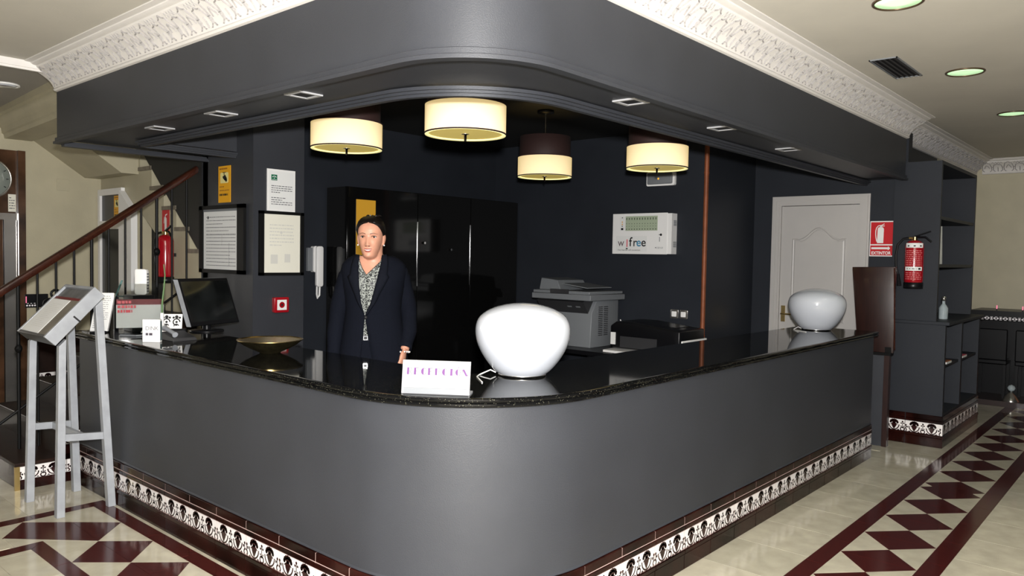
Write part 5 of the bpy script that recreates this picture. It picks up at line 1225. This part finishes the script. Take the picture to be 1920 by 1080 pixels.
for k in range(7): a = -.6+.2*k; mb.tube([hw_((-.045,.004+.02*math.sin(a*3),.225)), hw_((-.05+.012*math.cos(a*4),.004+.035*math.sin(a*2.4),.240)), hw_((-.06,.006+.045*math.sin(a*2.4),.236))], [.007,.005,.002], 6)
mb.build('hair', HAIR, wm, local=True)
# blouse with a V neck
def clothed(zlist, yl, yr, s, n=48):
    rows = []
    for z in zlist:
        t0 = tor_th(yr(z), z, s); t1 = tor_th(yl(z), z, s)+2*pi
        rows.append([torp(t0+(t1-t0)*j/n, z, s) for j in range(n+1)])
    return rows
def lerp(T_):
    def f(z):
        if z <= T_[0][0]: return T_[0][1]
        for a, b_ in zip(T_, T_[1:]):
            if z <= b_[0]: return a[1]+(b_[1]-a[1])*(z-a[0])/(b_[0]-a[0])
        return T_[-1][1]
    return f
VN = lerp([(.9,-.0200),(1.360,-.0200),(1.40,-.045),(1.44,-.060),(1.50,-.066)]); VP = lerp([(.9,-.0225),(1.360,-.0225),(1.40,.018),(1.44,.058),(1.50,.072)])
mb = MB(); mb.strip(clothed([.86+.02*i for i in range(31)]+[1.47], VN, VP, .000), False, True); bl = mb.build('blouse', LEO, wm, local=True)
so = bl.modifiers.new('solid', 'SOLIDIFY'); so.thickness = .003; so.offset = 1
# collar of the blouse standing along the V
mb = MB()
for f_, s_ in ((VN,-1),(VP,1)):
    A_ = []; B_ = []; C_ = []
    for i in range(10):
        z = 1.36+.115*i/9; y0 = f_(z); w_ = .012+.012*math.sin(pi*i/9)
        for L_, yy, oo in ((A_, y0, .006),(B_, y0+s_*w_*.5, .012),(C_, y0+s_*w_, .006)):
            p = torp(tor_th(yy,z,oo), z, oo); L_.append((p[0]+.004, p[1], p[2]+ (.004 if L_ is B_ else 0)))
    mb.strip([A_,B_,C_], False, True)
cb = mb.build('blouse_collar', LEO, wm, local=True); so = cb.modifiers.new('solid', 'SOLIDIFY'); so.thickness = .003
# jacket, open front buttoned once
JL = lerp([(.74,-.075),(.90,-.050),(1.02,-.037),(1.10,-.030),(1.125,-.028),(1.20,-.050),(1.30,-.062),(1.38,-.066),(1.44,-.066),(1.485,-.060)])
JR = lerp([(.74,.055),(.90,.010),(1.02,-.012),(1.10,-.024),(1.125,-.027),(1.20,.004),(1.30,.028),(1.38,.048),(1.44,.062),(1.485,.066)])
mb = MB(); mb.strip(clothed([.76+.0182*i for i in range(40)], JL, JR, .012), False, True)
jk = mb.build('jacket', NAVY, wm, local=True); so = jk.modifiers.new('solid', 'SOLIDIFY'); so.thickness = .006; so.offset = 1
def sleeve(P_, name):
    P_ = [Vector(p) for p in P_]; q = [P_[0]]
    pts = []
    for i in range(4):
        for k in range(5): pts.append(P_[i].lerp(P_[i+1], k/5))
    pts.append(P_[4]); n_ = len(pts)
    pts2 = [pts[0]]+[(pts[i-1]+pts[i]*2+pts[i+1])/4 for i in range(1,n_-1)]+[pts[-1]]
    rs = []
    for i in range(n_):
        t = i/(n_-1); r = .064-.024*t+.0025*math.sin(t*19)
        if t < .12: r = .056+.008*(t/.12)
        rs.append(r)
    pts2[0] = pts2[0]+Vector((0,0,.018))
    q = MB(); q.tube(pts2, rs, 20, caps=False)
    top = pts2[0]; ell(q, tuple(top-Vector((0,0,.010))), (.056,.054,.042))
    o = q.build(name, NAVY, wm, local=True); so = o.modifiers.new('solid', 'SOLIDIFY'); so.thickness = .004; so.offset = 1
    return o
RS = [Vector((0,-.110,1.375))]+[Vector(p) for p in RA[1:]]; LS = [Vector((0,.158,1.375))]+[Vector(p) for p in LA[1:]]
RS[-1] = RS[-1].lerp(RS[-2], .02); LS[-1] = LS[-1].lerp(LS[-2], .05)
sleeve(RS, 'sleeve'); sleeve(LS, 'sleeve')
# lapels
for f_, s_ in ((JL,-1),(JR,1)):
    rows = [[] for _ in range(5)]
    for i in range(22):
        z = 1.13+.345*i/21; t = i/21
        w_ = .004+.062*min(1,t/.62)**1.1 if t < .62 else (.052 if t < .70 else .050-.012*(t-.70)/.3)
        for r in range(5):
            yy = f_(z)+s_*w_*r/4; oo = .020+.007*math.sin(pi*r/4)
            p = torp(tor_th(yy,z,oo), z+.006*(r/4)*(1 if t > .3 else 0), oo); rows[r].append(p)
    mb = MB(); mb.strip(rows, False, True); lp_ = mb.build('lapel', NAVY2, wm, local=True); so = lp_.modifiers.new('solid', 'SOLIDIFY'); so.thickness = .004
mb = MB(); mb.lathe([(0,0),(.010,0),(.010,.004),(0,.005)], (torx(-.024,1.118,.02)+.003,-.024,1.118), 14, 'x'); mb.build('button', INKD, wm, local=True)
# belt, trousers, shoes
mb = MB(); mb.strip([[torp(2*pi*j/40, z, .006) for j in range(41)] for z in (.985,1.015)], False, True); be = mb.build('belt', INKD, wm, local=True)
mb = MB(); xb = torx(-.022,1.0,.010); mb.box((xb-.002,-.036,.988),(xb+.005,-.012,1.012)); bk = mb.build('buckle', CHROME, be, local=True); mb = MB(); mb.box((xb+.005,-.033,.991),(xb+.006,-.015,1.009)); mb.build('buckle_centre', INKD, be, local=True)
mb = MB(); mb.strip([[torp(2*pi*j/40, z, .004) for j in range(41)] for z in (.72,.80,.90,.99)], False, True)
for s_, cy in ((-1,.022-.085),(1,.022+.085)): mb.tube([(0,cy,.82),(0,cy,.70),(.01,cy,.44),(-.005,cy,.28),(-.02,cy,.06)], [.098,.096,.075,.074,.078], 18, caps=False)
mb.build('trousers', NAVY, wm, local=True)
for s_, cy in ((-1,.022-.085),(1,.022+.085)):
    mb = MB(); mb.tube([(-.07,cy,.06),(-.02,cy,.052),(.06,cy,.038),(.13,cy,.024),(.175,cy,.018)], [.034,.042,.042,.036,.016], 14); mb.box((-.085,cy-.02,0),(-.045,cy+.02,.05)); mb.box((.04,cy-.035,0),(.15,cy+.035,.012)); mb.build('shoe', BLACKP, wm, local=True)
mb = MB(); w0 = Vector(LA[-1])
for i in range(14): a = 2*pi*i/14; mb.lathe([(0,-.005),(.0045,-.003),(.0045,.003),(0,.005)], tuple(w0+Vector((.030*math.cos(a)-.004, .030*math.sin(a), -.012+.006*math.cos(a)))), 8)
mb.build('beaded_bracelet', PEARL, wm, local=True)
